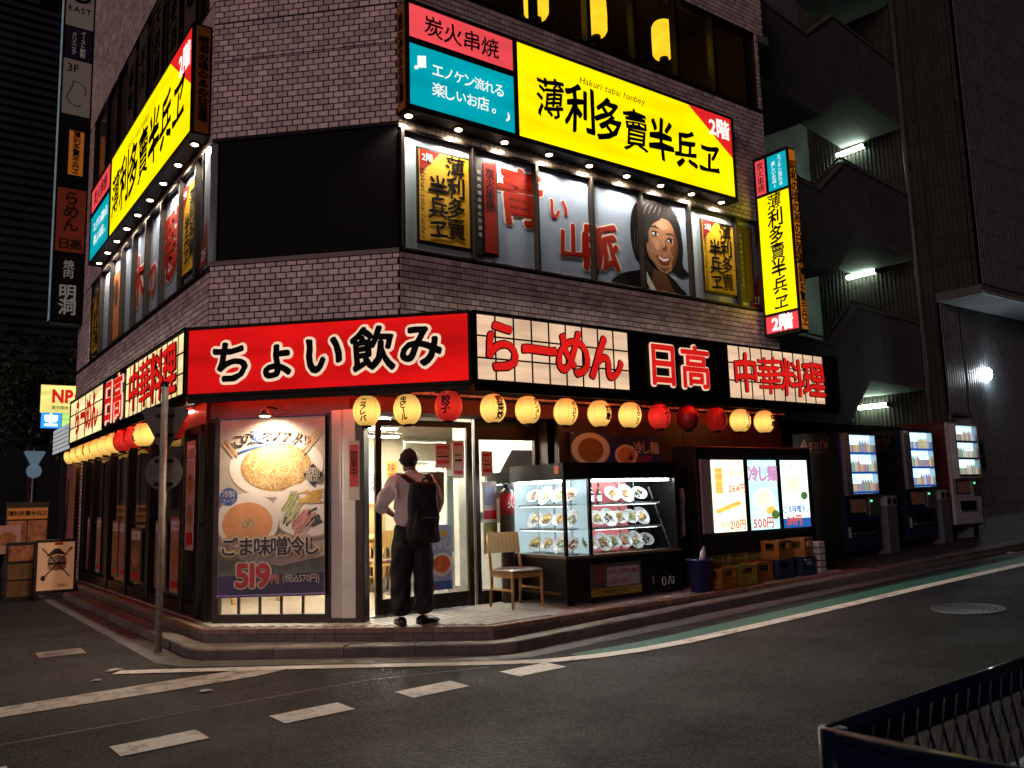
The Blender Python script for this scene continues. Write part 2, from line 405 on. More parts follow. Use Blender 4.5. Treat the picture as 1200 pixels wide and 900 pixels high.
tile_me = MB().add([(0,0,-.004),(.092,0,-.004),(.092,.092,-.004),(0,.092,-.004),(.003,.003,.004),(.089,.003,.004),(.089,.089,.004),(.003,.089,.004)],
                   [(4,5,6,7),(0,1,5,4),(1,2,6,5),(2,3,7,6),(3,0,4,7)]).mesh('platform_tile', mat('platform_tile_one', (.46,.45,.43), .42, bump=.15, bs=40, var=.25, vs=7, rnd=.18, rv=.12))
cand.sort(key=lambda p: dcam(*p) + (3 if p[0] > 5.6 else 0))
for x, y in cand[:300]: place('platform_tile', tile_me, plat, (x, y, pz(x)+.001))
mb = MB()
for x, y in cand[300:]:
    z = pz(x)+.001; mb.add([(x,y,z-.004),(x+.092,y,z-.004),(x+.092,y+.092,z-.004),(x,y+.092,z-.004),(x+.003,y+.003,z+.004),(x+.089,y+.003,z+.004),(x+.089,y+.089,z+.004),(x+.003,y+.089,z+.004)], [(4,5,6,7),(0,1,5,4),(1,2,6,5),(2,3,7,6),(3,0,4,7)])
tag(mb.build('platform_tiles', PT, plat), kind='stuff')
NOSE = mat('nosing_tile', (.26,.17,.125), .45, bump=.2, bs=50, var=.3, vs=9, rnd=.2)
for a, b_ in along(PP, .1):
    slab(m_ := MB(), Vector(a)+Vector((0,0)), b_, .07, pz(a[0])-.045, pz(a[0])+.007, pz(b_[0])-.045, pz(b_[0])+.007, g=.003, bev=.008)
    o = m_.build('nosing_tile', NOSE, plat)
    t = (Vector(b_)-Vector(a)).normalized(); o.location = (t.y*.006, -t.x*.006, 0)
RIS = mat('riser_tile', (.155,.12,.105), .5, bump=.2, bs=50, var=.3, vs=9, rnd=.2)
for a, b_ in along(PP, .2):
    slab(m_ := MB(), a, b_, .03, .0, pz(a[0])-.05, .0, pz(b_[0])-.05, g=.004, bev=.004)
    o = m_.build('riser_tile', RIS, plat); t = (Vector(b_)-Vector(a)).normalized(); o.location = (t.y*.004, -t.x*.004, 0)

# ================================================================== CORNER BUILDING
bld = thing('corner_building', 'three storey corner building faced in small pinkish brick tiles with chamfered corner', 'building', (2.707, 9.397, 0))
def W(x, y, z=0): return (x-2.707, y-9.397, z)
MORT = mat('dark_mortar', (.018,.015,.015), .9)
TILE = mat('wall_tile', (.76,.64,.62), .42, bump=.25, bs=70, var=.2, vs=2.5, rnd=.28, isl=True, rv=.1)
TILE1 = mat('wall_tile_one', (.76,.64,.62), .42, bump=.25, bs=70, var=.14, vs=20, rnd=.28, rv=.1)
TW, TH, JN = .122, .071, .009
tw, th = TW-JN, TH-JN; D = .008
tile1 = MB().add([(0,0,0),(tw,0,0),(tw,0,th),(0,0,th),(.003,-D,.003),(tw-.003,-D,.003),(tw-.003,-D,th-.003),(.003,-D,th-.003)], [(4,5,6,7),(0,1,5,4),(1,2,6,5),(2,3,7,6),(3,0,4,7)]).mesh('wall_tile', TILE1)
def tiled_wall(name, loc, rz, bands, singles=0, zone=None, deep=.18, Lmax=None):
    mb = MB()
    for r in bands: mb.box(r[0], r[1], 0, deep, r[2], r[3])
    w = mb.build(name, MORT, bld, W(*loc), rz)
    st = MB(); cnt = 0
    for r in bands:
        n0 = math.ceil((r[2]-2.0)/TH - .3); row = n0
        while 2.0+row*TH+th <= r[3]+.03:
            z0 = max(2.0+row*TH, r[2]+.002); z1 = min(2.0+row*TH+th, r[3]-.002)
            if z1-z0 > .02:
                x = r[0] - (TW/2 if row % 2 else 0)
                while x < r[1]-.01:
                    a, b_ = max(x, r[0]+.003), min(x+tw, r[1]-.003)
                    if b_-a > .015:
                        full = b_-a > tw-.001 and z1-z0 > th-.001
                        if full and cnt < singles and (zone is None or zone(a, z0)):
                            place('wall_tile', tile1, w, (a, -.0005, z0)); cnt += 1
                        else:
                            st.add([(a,0,z0),(b_,0,z0),(b_,0,z1),(a,0,z1),(a+.003,-D,z0+.003),(b_-.003,-D,z0+.003),(b_-.003,-D,z1-.003),(a+.003,-D,z1-.003)], [(4,5,6,7),(0,1,5,4),(1,2,6,5),(2,3,7,6),(3,0,4,7)])
                    x += TW
            row += 1
    tag(st.build('wall_tiles', TILE, w), kind='stuff')
    return w
LC, LL = 2.21, 8.66
tiled_wall('wall_chamfer', (2.707,9.397), -pi/4, [(0,LC,2.62,4.11),(0,LC,5.585,10.6)], 300, lambda x, z: z > 3.38 and (z < 5 or z < 6.7))
tiled_wall('wall_right', (4.27,7.834), 0, [(0,6.56,2.55,4.14),(0,6.56,5.55,7.42),(0,6.72,8.75,10.6),(6.22,6.56,4.14,5.55),(6.48,6.56,7.42,8.75)])
tiled_wall('wall_left', (2.707,18.06), -pi/2, [(0,LL,2.62,4.09),(0,LL,5.57,7.3),(0,LL,8.85,12.5),(0,1.25,4.09,5.57),(8.42,LL,4.09,5.57),(0,.9,7.3,8.85),(8.42,LL,7.3,8.85)])
box('coping', mat('coping', (.22,.21,.20), .6, var=.2), bld, *[4.27+6.50-2.707, 4.27+6.80-2.707], 7.80-9.397, 8.2-9.397, 8.62, 8.75)
# storefront joinery
REDB = mat('header_panel', (.13,.035,.028), .45, var=.3, vs=5)
PANEL = mat('brown_panel', (.055,.026,.020), .5, var=.25, vs=4)
box('header', REDB, bld, 3.95-2.707-.05, 10.82-2.707, 7.95-9.397, 8.34-9.397, 2.38, 2.55)
box('soffit', MORT, bld, 3.95-2.707, 10.82-2.707, 7.86-9.397, 8.4-9.397, 2.552, 2.62)
box('header', REDB, bld, 0, LC, .03, .25, 2.40, 2.62, loc=W(2.74,9.43), rz=-pi/4)
box('header', REDB, bld, 0, 8.4, .06, .25, 2.36, 2.62, loc=W(2.70,18.0), rz=-pi/2)
# the lit shop room behind the glass
RW = mat('room_wall', (.60,.53,.38), .7, var=.12, vs=3); RC = mat('room_ceiling', (.62,.60,.54), .7)
RF = mat('room_floor', (.20,.15,.11), .35, var=.25, vs=6)
mb = MB(); mb.poly([(x-2.707, y-9.397, .222) for x, y in [(2.85,9.42),(4.05,8.36),(10.6,8.36),(10.6,13.8),(2.85,13.8)]]); mb.build('room_floor', RF, bld)
mb = MB(); mb.poly([(x-2.707, y-9.397, 2.60) for x, y in reversed([(2.75,9.50),(4.0,8.36),(10.6,8.36),(10.6,17.9),(2.75,17.9)])]); mb.build('room_ceiling', RC, bld)
box('room_wall', RW, bld, .1, 7.9, 13.8-9.397, 13.95-9.397, .2, 2.6)
box('room_wall', mat('kitchen_wall', (.50,.50,.46), .4, var=.15, vs=5), bld, 3.72, 7.9, 10.15-9.397, 10.28-9.397, .2, 2.6)
box('blocker_board', mat('blocker_grey', (.26,.24,.22), .6, var=.25, vs=2), bld, 2.93-2.707, 2.96-2.707, 9.9-9.397, 17.0-9.397, .24, 2.4)  # added board that keeps the room light out of the left windows
CL = emat('ceiling_tube', (1,.92,.72), 165., .03)
for x, y in ((3.35,10.2),(3.35,11.6),(4.75,9.1),(4.75,10.2),(6.6,9.2),(8.0,9.4),(5.6,11.6),(6.4,13.0)):
    f = box('ceiling_light', mat('light_tray', (.7,.7,.68), .5), bld, -.62, .62, -.09, .09, 2.56, 2.605, loc=W(x, y))
    box('diffuser', CL, f, -.60, .60, -.07, .07, 2.545, 2.562)
# dark brown wall to the right of the doors, of single panels
for i in range(8):
    x = 6.45+i*.545; box('wall_panel', PANEL, bld, x+.004-2.707, x+.541-2.707, 7.90-9.397, 8.1-9.397, .2, 2.38)
box('wall_base', DARKM, bld, 6.45-2.707, 10.82-2.707, 7.93-9.397, 8.12-9.397, .18, 2.378)
box('return_wall', PANEL, bld, 6.45-2.707, 6.53-2.707, 7.98-9.397, 8.36-9.397, .2, 2.378)
# chamfer shop window
cw = box('window', FRAME, bld, 0, 1.32, -.02, .06, .21, .30, loc=W(2.785,9.315), rz=-pi/4)
for a, b_, c, d in ((0,.07,.30,2.40),(1.26,1.32,.30,2.40),(.07,1.26,2.33,2.40)): box('window_frame', FRAME, cw, a, b_, -.02, .06, c, d)
for x in (.28,.52,.76,1.00): box('mullion', FRAME, cw, x-.011, x+.011, .02, .05, .30, .62)
box('mullion', FRAME, cw, .07, 1.26, .02, .05, .62, .65)
MB().quad((.07,.03,.30),(1.26,.03,.30),(1.26,.03,2.33),(.07,.03,2.33)).build('pane', GLASS, cw)
box('back_panel', mat('window_backing', (.17,.15,.12), .6, var=.3, vs=3), cw, .07, 1.26, .10, .12, .62, 2.33)
PIL = mat('white_pillar', (.80,.81,.76), .45, var=.10, vs=3)
box('pillar', PIL, bld, 1.33, 1.45, -.03, .1, .24, 2.42, b=.01, loc=W(2.785,9.315), rz=-pi/4)
box('pillar', PIL, bld, 1.458, 1.61, -.045, .1, .24, 2.42, b=.01, loc=W(2.785,9.315), rz=-pi/4)
box('jamb', FRAME, bld, 1.61, 1.70, -.06, .12, .21, 2.42, b=.008, loc=W(2.785,9.315), rz=-pi/4)
box('sill', FRAME, bld, 1.30, 1.62, -.05, .1, .21, .26, loc=W(2.785,9.315), rz=-pi/4)
# sliding door and fixed glass beside it
def bx(name, mt, p, x0, x1, y0, y1, z0, z1, b=.004): return box(name, mt, p, x0-2.707, x1-2.707, y0-9.397, y1-9.397, z0, z1, b)
bx('door_jamb', FRAME, bld, 3.98, 4.045, 8.17, 8.40, .21, 2.38)
dr = bx('sliding_door', FRAME, bld, 4.20, 4.275, 8.30, 8.345, .235, 2.34)
bx('door_stile', FRAME, dr, 5.385, 5.46, 8.30, 8.345, .235, 2.34); bx('door_rail', FRAME, dr, 4.277, 5.383, 8.305, 8.34, .235, .40); bx('door_rail', FRAME, dr, 4.277, 5.383, 8.305, 8.34, 2.27, 2.34)
MB().quad(*[(x-2.707, 8.322-9.397, z) for x, z in ((4.275,.40),(5.385,.40),(5.385,2.27),(4.275,2.27))]).build('pane', GLASS, dr)
bx('handle', BLKPL, dr, 4.215, 4.26, 8.262, 8.298, .98, 1.42, .01)
bx('door_track', STEEL, bld, 4.045, 6.45, 8.285, 8.36, .215, .232)
fw = bx('fixed_window', FRAME, bld, 5.50, 5.56, 8.30, 8.36, .232, 2.38)
bx('window_frame', FRAME, fw, 6.39, 6.45, 8.30, 8.36, .232, 2.38); bx('window_frame', FRAME, fw, 5.56, 6.39, 8.30, 8.36, .232, .38); bx('window_frame', FRAME, fw, 5.56, 6.39, 8.30, 8.36, 2.14, 2.38)
MB().quad(*[(x-2.707, 8.33-9.397, z) for x, z in ((5.56,.38),(6.39,.38),(6.39,2.14),(5.56,2.14))]).build('pane', GLASS, fw)
# left-hand shopfront: posts and panes
post = [(9.42,9.52),(9.72,9.80),(10.36,10.50),(12.02,12.16),(13.35,13.43),(14.70,14.86),(16.08,16.24),(16.85,16.98)]
for a, b_ in post: bx('window_post', FRAME, bld, 2.73, 2.85, a, b_, .21, 2.36)
for (a, b0), (b_, _) in zip(post, post[1:]):
    s = bx('shop_window', FRAME, bld, 2.75, 2.83, b0, b_, .21, .36)
    bx('window_rail', FRAME, s, 2.77, 2.82, b0, b_, 2.28, 2.36); bx('window_rail', FRAME, s, 2.77, 2.82, b0, b_, 1.22, 1.26)
    MB().quad(*[(2.795-2.707, y-9.397, z) for y, z in ((b_,.36),(b0,.36),(b0,2.28),(b_,2.28))]).build('pane', SMOKE, s)
tiled_wall('pillar_wall', (2.707,18.06), -pi/2, [(0,1.08,.2,2.62)])
# second-floor windows over the sign band: film-covered panes in dark frames
FILM = mat('window_film', (.29,.36,.49), .16, var=.10, vs=3, coat=.6)
FILM2 = mat('pale_film', (.44,.52,.60), .2, var=.10, vs=3, coat=.6)
wr = [4.30,5.24,6.17,7.08,7.97,8.93,9.95,10.49]
for i, (a, b_) in enumerate(zip(wr, wr[1:])):
    s = bx('upper_window', FRAME, bld, a, b_, 7.80, 7.90, 4.14, 4.175)
    bx('window_frame', FRAME, s, a, b_, 7.80, 7.90, 5.52, 5.55); bx('window_frame', FRAME, s, a-.02, a+.025, 7.79, 7.90, 4.176, 5.519)
    if i == 6: bx('window_frame', FRAME, s, b_-.03, b_, 7.79, 7.90, 4.176, 5.519)
    MB().quad(*[(x-2.707, 7.87-9.397, z) for x, z in ((a,4.17),(b_,4.17),(b_,5.53),(a,5.53))]).build('pane', FILM2 if i in (0,5) else FILM, s)
wl = [9.64,9.95,10.65,11.60,12.45,13.28,14.07,14.90,15.80,16.78]
for i, (a, b_) in enumerate(zip(wl, wl[1:])):
    s = bx('upper_window', FRAME, bld, 2.68, 2.78, a, b_, 4.09, 4.125)
    bx('window_frame', FRAME, s, 2.68, 2.78, a, b_, 5.54, 5.57); bx('window_frame', FRAME, s, 2.67, 2.78, a-.03, a+.03, 4.126, 5.539)
    MB().quad(*[(2.745-2.707, y-9.397, z) for y, z in ((b_,4.12),(a,4.12),(a,5.545),(b_,5.545))]).build('pane', FILM, s)
    s = bx('upper_window', FRAME, bld, 2.68, 2.78, a, b_, 7.30, 7.34)
    bx('window_frame', FRAME, s, 2.68, 2.78, a, b_, 8.81, 8.85); bx('window_frame', FRAME, s, 2.67, 2.78, a-.03, a+.03, 7.341, 8.809)
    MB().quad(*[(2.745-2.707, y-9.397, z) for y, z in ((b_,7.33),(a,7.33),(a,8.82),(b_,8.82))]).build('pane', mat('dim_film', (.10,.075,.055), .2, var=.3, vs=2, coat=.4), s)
for z in (6.555, 7.02): box('expansion_joint', mat('joint_black', (.006,.006,.006), .8), bld, 0, LC, -.010, .004, z, z+.012, loc=W(2.707,9.397), rz=-pi/4)
# blank black board over the chamfer window, and pale returns at its sides
bb = box('blank_board', mat('black_board', (.005,.005,.006), .6, var=.2, vs=3, spec=.08), bld, .10, LC-.02, .01, .08, 4.16, 5.57, loc=W(2.707,9.397), rz=-pi/4)
box('board_frame', FRAME, bb, .0, LC, -.03, .01, 4.11, 4.16); 
box('pale_return', FILM2, bld, -.01, .28, -.02, .06, 4.12, 5.57, loc=W(2.707,9.66), rz=-pi/2)
# third floor: dim room with lanterns, glass in dark frames
for a, b_ in zip([4.30,5.3,6.25,7.16,8.03,8.89,9.72], [5.3,6.25,7.16,8.03,8.89,9.72,10.74]):
    s = bx('upper_window', FRAME, bld, a, b_, 7.82, 7.92, 7.42, 7.46)
    bx('window_frame', FRAME, s, a, b_, 7.82, 7.92, 8.70, 8.75); bx('window_frame', FRAME, s, a-.035, a+.035, 7.80, 7.92, 7.461, 8.699)
    MB().quad(*[(x-2.707, 7.88-9.397, z) for x, z in ((a,7.45),(b_,7.45),(b_,8.71),(a,8.71))]).build('pane', GLASS, s)
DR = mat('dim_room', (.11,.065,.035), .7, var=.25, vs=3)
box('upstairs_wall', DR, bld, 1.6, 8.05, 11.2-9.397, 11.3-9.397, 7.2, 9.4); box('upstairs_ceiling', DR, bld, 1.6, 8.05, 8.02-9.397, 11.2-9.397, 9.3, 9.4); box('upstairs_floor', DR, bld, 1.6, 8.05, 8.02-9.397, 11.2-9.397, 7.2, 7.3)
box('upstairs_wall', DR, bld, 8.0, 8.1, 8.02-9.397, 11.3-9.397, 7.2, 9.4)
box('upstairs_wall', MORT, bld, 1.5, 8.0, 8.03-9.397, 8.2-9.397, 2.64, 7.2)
box('roof_slab', MORT, bld, .1, 8.0, -.2, 8.5, 10.4, 10.6)
# ================================================================== SIGNS
YEL = emat('yellow_acrylic', (1.0,.78,.0), 1.2, .16); TEAL = emat('teal_acrylic', (.0,.36,.44), 1.0, .2, 1.8)
CORAL = emat('coral_acrylic', (1.0,.085,.10), .85, .15, 1.8); REDE = emat('red_acrylic', (.85,.006,.006), .72, .30, 1.6, base=.12, rough=.6)
CREAM = emat('shoji_acrylic', (1.0,.66,.42), .80, .28, 3.0); WARM = emat('warm_acrylic', (1.0,.76,.36), 1.1, .35, 2.2)
ORNG = emat('orange_strip', (.55,.16,.012), .55, .2); SIDE = mat('orange_side', (.42,.15,.03), .5, var=.2)
REDL = emat('red_lettering', (.85,.015,.012), .75, .15); PINKL = emat('pale_edge', (1.,.72,.5), .85, .1); WHE = emat('white_lettering', (1,1,.95), 1.0, .05)
REDM = emat('red_match', (.75,.02,.01), .55, .15)
CAB = mat('sign_cabinet', (.008,.0075,.0075), .55, var=.2, spec=.15)
BULB = emat('lamp_glow', (1.,.80,.52), 30., .02); HOUS = mat('lamp_housing', (.25,.23,.2), .4, .5)
def spot(parent, loc, power, size, col=(1,.88,.70), rot=(0,0,0), blend=.6, r=.03):
    l = bpy.data.lights.new('lamp_light', 'SPOT'); l.energy = power; l.spot_size = rad(size); l.spot_blend = blend; l.color = col; l.shadow_soft_size = r
    o = bpy.data.objects.new('lamp_light', l); COL.objects.link(o); o.parent = parent; o.location = loc; o.rotation_euler = rot; return o
def cab(root, x0, x1, z0, z1, d, faces, f=.035):
    """sign box: cabinet with a raised rim round every lit panel; faces = list of (x0,x1,z0,z1,material)"""
    box('cabinet', CAB, root, x0, x1, 0, d, z0, z1, .01)
    for a, b_, c, e, mt in faces: box('face_panel', mt, root, a, b_, -.006, .004, c, e)
    mb = MB()
    for a, b_, c, e in ((x0,x1,z1-f,z1),(x0,x1,z0,z0+f)): mb.box(a, b_, -.022, .002, c, e)
    for a, b_ in ((x0,x0+f),(x1-f,x1)): mb.box(a, b_, -.021, .002, z0+f, z1-f)
    mb.build('rim', CAB, root)
def tri_panel(root, pts, mt, y=-.012): return MB().poly([(a, y, b_) for a, b_ in pts]).build('corner_panel', mt, root)

# --- big yellow sign, right-hand face
s = thing('rooftop_sign', 'long yellow lit sign with teal and coral panels above the right-hand windows', 'sign', (4.25, 7.61, 5.66))
cab(s, 0, 5.52, 0, 1.30, .21, [(.04,1.46,.86,1.26,CORAL),(.04,1.46,.08,.79,TEAL),(1.52,5.47,.07,1.27,YEL)])
box('rim_bar', CAB, s, 1.46, 1.52, -.02, 0, .04, 1.26); box('rim_bar', CAB, s, .04, 1.46, -.02, 0, .79, .86)
tri_panel(s, [(4.55,1.265),(5.465,.66),(5.465,1.265)], emat('sign_red', (.85,.02,.02), .9, .1))
lettering('2階', s, WHE, 5.19, 1.05, .27, -.016, .03)
lettering('炭火串焼', s, BLACK, .74, 1.05, .23, -.014, .012, brush=1, pitch=1.12)
lettering('エノケン流れる', s, WHE, .82, .55, .145, -.014, .008, pitch=1.02, jit=.1, sx=.95)
lettering('楽しいお店。', s, WHE, .78, .32, .145, -.014, .008, jit=.1)
lettering('♫', s, WHE, .17, .60, .24, -.014, .01); lettering('♪', s, WHE, 1.36, .26, .16, -.014, .01)
lettering('薄利多賣半兵ヱ', s, BLACK, 3.48, .58, .55, -.014, .024, sx=.82, brush=1.4, jit=.1, pitch=1.08, up=-.045)
lettering('Hakuri tabai hanbey', s, mat('olive_print', (.20,.16,.02), .5), 3.1, 1.06, .12, -.014, 0, slant=.25, gap=.02)
es = box('end_face', SIDE, s, -.004, 0, .02, .19, .03, 1.27)
lettering('昭和の頃のあの日酒場', s, BLACK, 0, .64, .10, -.004, .02, vert=True, pitch=1.05).matrix_local = Matrix.Translation((-.006, .105, 0)) @ Matrix.Rotation(-pi/2, 4, 'Z')
for x in [4.33,4.98,5.63,6.31,6.97,7.63,8.27,8.89,9.53]:
    d = MB().lathe([(.001,.0),(.045,0),(.055,-.012),(.055,.02)], 14).build('downlight', HOUS, s, (x-4.25, .10, -.012), smooth=True)
    MB().lathe([(.001,-.013),(.038,-.013),(.038,-.004)], 12).build('bulb', BULB, d)
    spot(d, (0, 0, -.03), 62, 140, rot=(rad(5), 0, 0))
# --- the same on the left-hand face
s = thing('rooftop_sign', 'long yellow lit sign above the windows of the left-hand street face', 'sign', (2.49, 15.78, 5.66), -pi/2)
LS = 6.34
cab(s, 0, LS, 0, 1.36, .20, [(.04,1.66,.90,1.32,CORAL),(.04,1.66,.08,.83,TEAL),(1.73,LS-.05,.07,1.33,YEL)])
box('rim_bar', CAB, s, 1.66, 1.73, -.02, 0, .04, 1.32); box('rim_bar', CAB, s, .04, 1.66, -.02, 0, .83, .90)
tri_panel(s, [(LS-1.05,1.325),(LS-.06,.62),(LS-.06,1.325)], emat('sign_red', (.85,.02,.02), .9, .1))
lettering('2階', s, WHE, LS-.36, 1.05, .30, -.016, .03)
lettering('炭火串焼', s, BLACK, .85, 1.1, .25, -.014, .012, brush=1, pitch=1.12)
lettering('エノケン流れる', s, WHE, .92, .58, .16, -.014, .008); lettering('楽しいお店。', s, WHE, .9, .33, .16, -.014, .008)
lettering('薄利多賣半兵ヱ', s, BLACK, 3.95, .60, .68, -.014, .024, sx=.82, brush=1.4, jit=.1, pitch=1.08)
lettering('Hakuri tabai hanbey', s, mat('olive_print'), 3.6, 1.08, .13, -.014, 0, slant=.25, gap=.02)
box('end_face', SIDE, s, LS, LS+.004, .02, .18, .03, 1.33)
lettering('昭和の頃のあの日酒場', s, BLACK, 0, .68, .10, -.004, .02, vert=True, pitch=1.05).matrix_local = Matrix.Translation((LS+.006, .10, 0)) @ Matrix.Rotation(pi/2, 4, 'Z')
for i in range(9):
    d = MB().lathe([(.001,.0),(.045,0),(.055,-.012),(.055,.02)], 14).build('downlight', HOUS, s, (.32+i*.72, .10, -.012), smooth=True)
    MB().lathe([(.001,-.013),(.038,-.013),(.038,-.004)], 12).build('bulb', BULB, d)
    spot(d, (0, 0, -.03), 62, 140, rot=(rad(5), 0, 0))
# --- yellow blade sign at the right end
s = thing('blade_sign', 'tall yellow blade sign projecting from the right end of the brick wall', 'sign', (10.40, 7.75, 3.70), -pi/2)
BH = 2.80
cab(s, 0, .62, 0, BH, .17, [(.03,.59,.06,.31,emat('blade_red', (.9,.06,.08), .9, .1)),(.03,.59,.35,BH-.64,YEL),(.03,.21,BH-.60,BH-.05,CORAL),(.25,.59,BH-.60,BH-.05,TEAL)], .025)
for c in (.31, BH-.64): box('rim_bar', CAB, s, .03, .59, -.02, 0, c, c+.04)
box('rim_bar', CAB, s, .21, .25, -.02, 0, BH-.60, BH-.05)
lettering('薄利多賣半兵ヱ', s, BLACK, .33, .35+(BH-.99)/2, .245, -.014, .022, vert=True, brush=1.2, jit=.08, pitch=1.05)
lettering('2階', s, WHE, .31, .185, .22, -.014, .04)
lettering('炭火串焼', s, BLACK, .12, BH-.325, .115, -.014, .01, vert=True); lettering('エノケン流れる', s, WHE, .47, BH-.32, .066, -.014, .006, vert=True); lettering('楽しいお店♪', s, WHE, .36, BH-.36, .066, -.014, .006, vert=True)
b = box('end_panel', ORNG, s, .62, .626, .02, .155, .04, BH-.04)
lettering('昭和の頃のあの日酒場', s, BLACK, 0, 1.78, .155, 0, .03, vert=True).matrix_local = Matrix.Translation((.63, .087, 0)) @ Matrix.Rotation(pi/2, 4, 'Z')
lettering('薄利多賣半兵ヱ', s, BLACK, 0, .52, .125, 0, .03, vert=True, pitch=1.0).matrix_local = Matrix.Translation((.63, .087, 0)) @ Matrix.Rotation(pi/2, 4, 'Z')
for z in (.5, 2.3): box('bracket', DARKM, s, -.06, 0, .05, .1, z, z+.05)
# --- fascia over the shop: red chamfer board
s = thing('fascia_sign', 'red lit fascia board with black brush letters over the corner', 'sign', (2.44, 9.27, 2.60), -pi/4)
FL = 3.135
cab(s, 0, FL, 0, .76, .40, [(.03,FL-.03,.035,.725,REDE)], .03)
lettering('ちょい飲み', s, PINKL, 1.57, .375, .425, -.012, .095, name='letter_edge', sx=1.0, pitch=1.235, brush=.8, up=.03)
lettering('ちょい飲み', s, BLACK, 1.57, .375, .425, -.025, .035, sx=1.0, pitch=1.235, brush=.8, up=.03)
RTUBE = emat('red_tube_glow', (1.,.045,.015), 34., .02)
box('lip', CAB, s, .02, FL-.02, .005, .03, -.065, .002); MB().tube([(.2,.075,-.022),(FL-.15,.075,-.022)], .010, 8).build('red_tube', RTUBE, s)
# --- fascia, right-hand run
def shoji(root, x0, x1, z0, z1, n, rows=3, mt=None):
    """lit paper-screen panel: single panes in a dark lattice"""
    lat = MB(); w = (x1-x0)/n; h = (z1-z0)/rows
    for i in range(n):
        for j in range(rows):
            box('screen_pane', mt or CREAM, root, x0+i*w+.009, x0+(i+1)*w-.009, -.010, .002, z0+j*h+.009, z0+(j+1)*h-.009)
    for i in range(n+1): lat.box(x0+i*w-.009, x0+i*w+.009, -.016, .0, z0, z1)
    for j in range(1, rows): lat.box(x0, x1, -.015, .0, z0+j*h-.009, z0+j*h+.009)
    lat.build('lattice', BLKPL, root)
s = thing('fascia_sign', 'lit paper-screen fascia with red letters over the display case, right-hand street', 'sign', (4.67, 7.05, 2.59))
cab(s, 0, 6.40, 0, .77, .78, [], .03)
shoji(s, .04, 2.18, .05, .74, 9); shoji(s, 3.95, 6.04, .05, .75, 9)
lettering('らーめん', s, BLACK, 1.08, .39, .52, -.022, .05, name='letter_edge', sx=.95, pitch=.98, brush=.8)
lettering('らーめん', s, REDL, 1.08, .39, .52, -.034, .027, sx=.95, pitch=.98, brush=.8)
lettering('日高', s, PINKL, 3.03, .38, .50, -.012, .055, name='letter_edge', pitch=1.15)
lettering('日高', s, REDL, 3.03, .38, .50, -.026, .025, pitch=1.15)
lettering('中華料理', s, BLACK, 5.03, .37, .47, -.022, .045, name='letter_edge', pitch=1.06, brush=.8)
lettering('中華料理', s, REDL, 5.03, .37, .47, -.034, .022, pitch=1.06, brush=.8)
S_R = s
box('lip', CAB, s, .02, 6.38, .005, .03, -.065, .002); MB().tube([(.15,.075,-.022),(6.1,.075,-.022)], .010, 8).build('red_tube', RTUBE, s)
# --- fascia, left-hand run
s = thing('fascia_sign', 'lit paper-screen fascia running along the left-hand street face', 'sign', (2.44, 16.72, 2.60), -pi/2)
cab(s, 0, 7.44, 0, .77, .26, [(.04,2.95,.04,.73,WARM)], .03)
shoji(s, 4.55, 7.40, .05, .73, 12, 3, WARM)
box('lip', CAB, s, .02, 7.4, .005, .03, -.065, .002); MB().tube([(.3,.075,-.022),(7.2,.075,-.022)], .010, 8).build('red_tube', RTUBE, s)
mb = MB()
for x in (.8,1.5,2.2,2.95): mb.box(x-.009, x+.009, -.016, 0, .04, .73)
for z in (.27,.5): mb.box(.04, 2.95, -.015, 0, z-.009, z+.009)
mb.build('lattice', BLKPL, s)
lettering('らーめん', s, REDM, 1.6, .38, .55, -.02, .04, sx=.9, brush=.8)
lettering('日高', s, PINKL, 3.75, .38, .60, -.012, .055, name='letter_edge', pitch=1.1); lettering('日高', s, REDL, 3.75, .38, .60, -.026, .025, pitch=1.1)
lettering('中華料理', s, BLACK, 5.98, .36, .55, -.022, .045, name='letter_edge', pitch=1.08, brush=.8); lettering('中華料理', s, REDL, 5.98, .36, .55, -.034, .022, pitch=1.08, brush=.8)
# --- tall directory sign at the far left end
s = thing('directory_sign', 'tall dark vertical tenant sign at the far end of the left wall', 'sign', (2.14, 17.62, 4.98), 0)
DH = 7.2
cab(s, 0, .56, 0, DH, .25, [], .03)
EDGE = emat('pale_edge_light', (.55,.75,.9), .15, .3)
box('edge_strip', EDGE, s, -.012, 0, .02, .2, .05, DH-.05)
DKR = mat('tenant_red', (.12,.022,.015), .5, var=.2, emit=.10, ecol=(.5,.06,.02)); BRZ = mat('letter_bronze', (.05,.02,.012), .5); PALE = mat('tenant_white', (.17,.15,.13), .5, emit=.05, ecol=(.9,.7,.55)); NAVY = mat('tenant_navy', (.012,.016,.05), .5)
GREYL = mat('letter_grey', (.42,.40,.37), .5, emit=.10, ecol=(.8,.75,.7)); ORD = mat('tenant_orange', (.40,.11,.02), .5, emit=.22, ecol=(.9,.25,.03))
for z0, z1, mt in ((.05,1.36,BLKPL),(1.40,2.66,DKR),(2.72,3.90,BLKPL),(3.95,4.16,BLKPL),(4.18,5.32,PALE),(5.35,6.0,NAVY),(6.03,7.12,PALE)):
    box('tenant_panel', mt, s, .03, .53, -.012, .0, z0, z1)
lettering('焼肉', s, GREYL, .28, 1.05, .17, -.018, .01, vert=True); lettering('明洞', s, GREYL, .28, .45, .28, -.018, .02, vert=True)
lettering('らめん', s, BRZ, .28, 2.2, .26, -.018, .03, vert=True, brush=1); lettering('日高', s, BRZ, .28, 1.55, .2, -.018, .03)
box('tenant_panel', ORD, s, .19, .45, -.016, -.012, 2.95, 3.85); lettering('薄利多賣半兵ヱ', s, BLACK, .32, 3.4, .125, -.022, .03, vert=True, pitch=1.0)
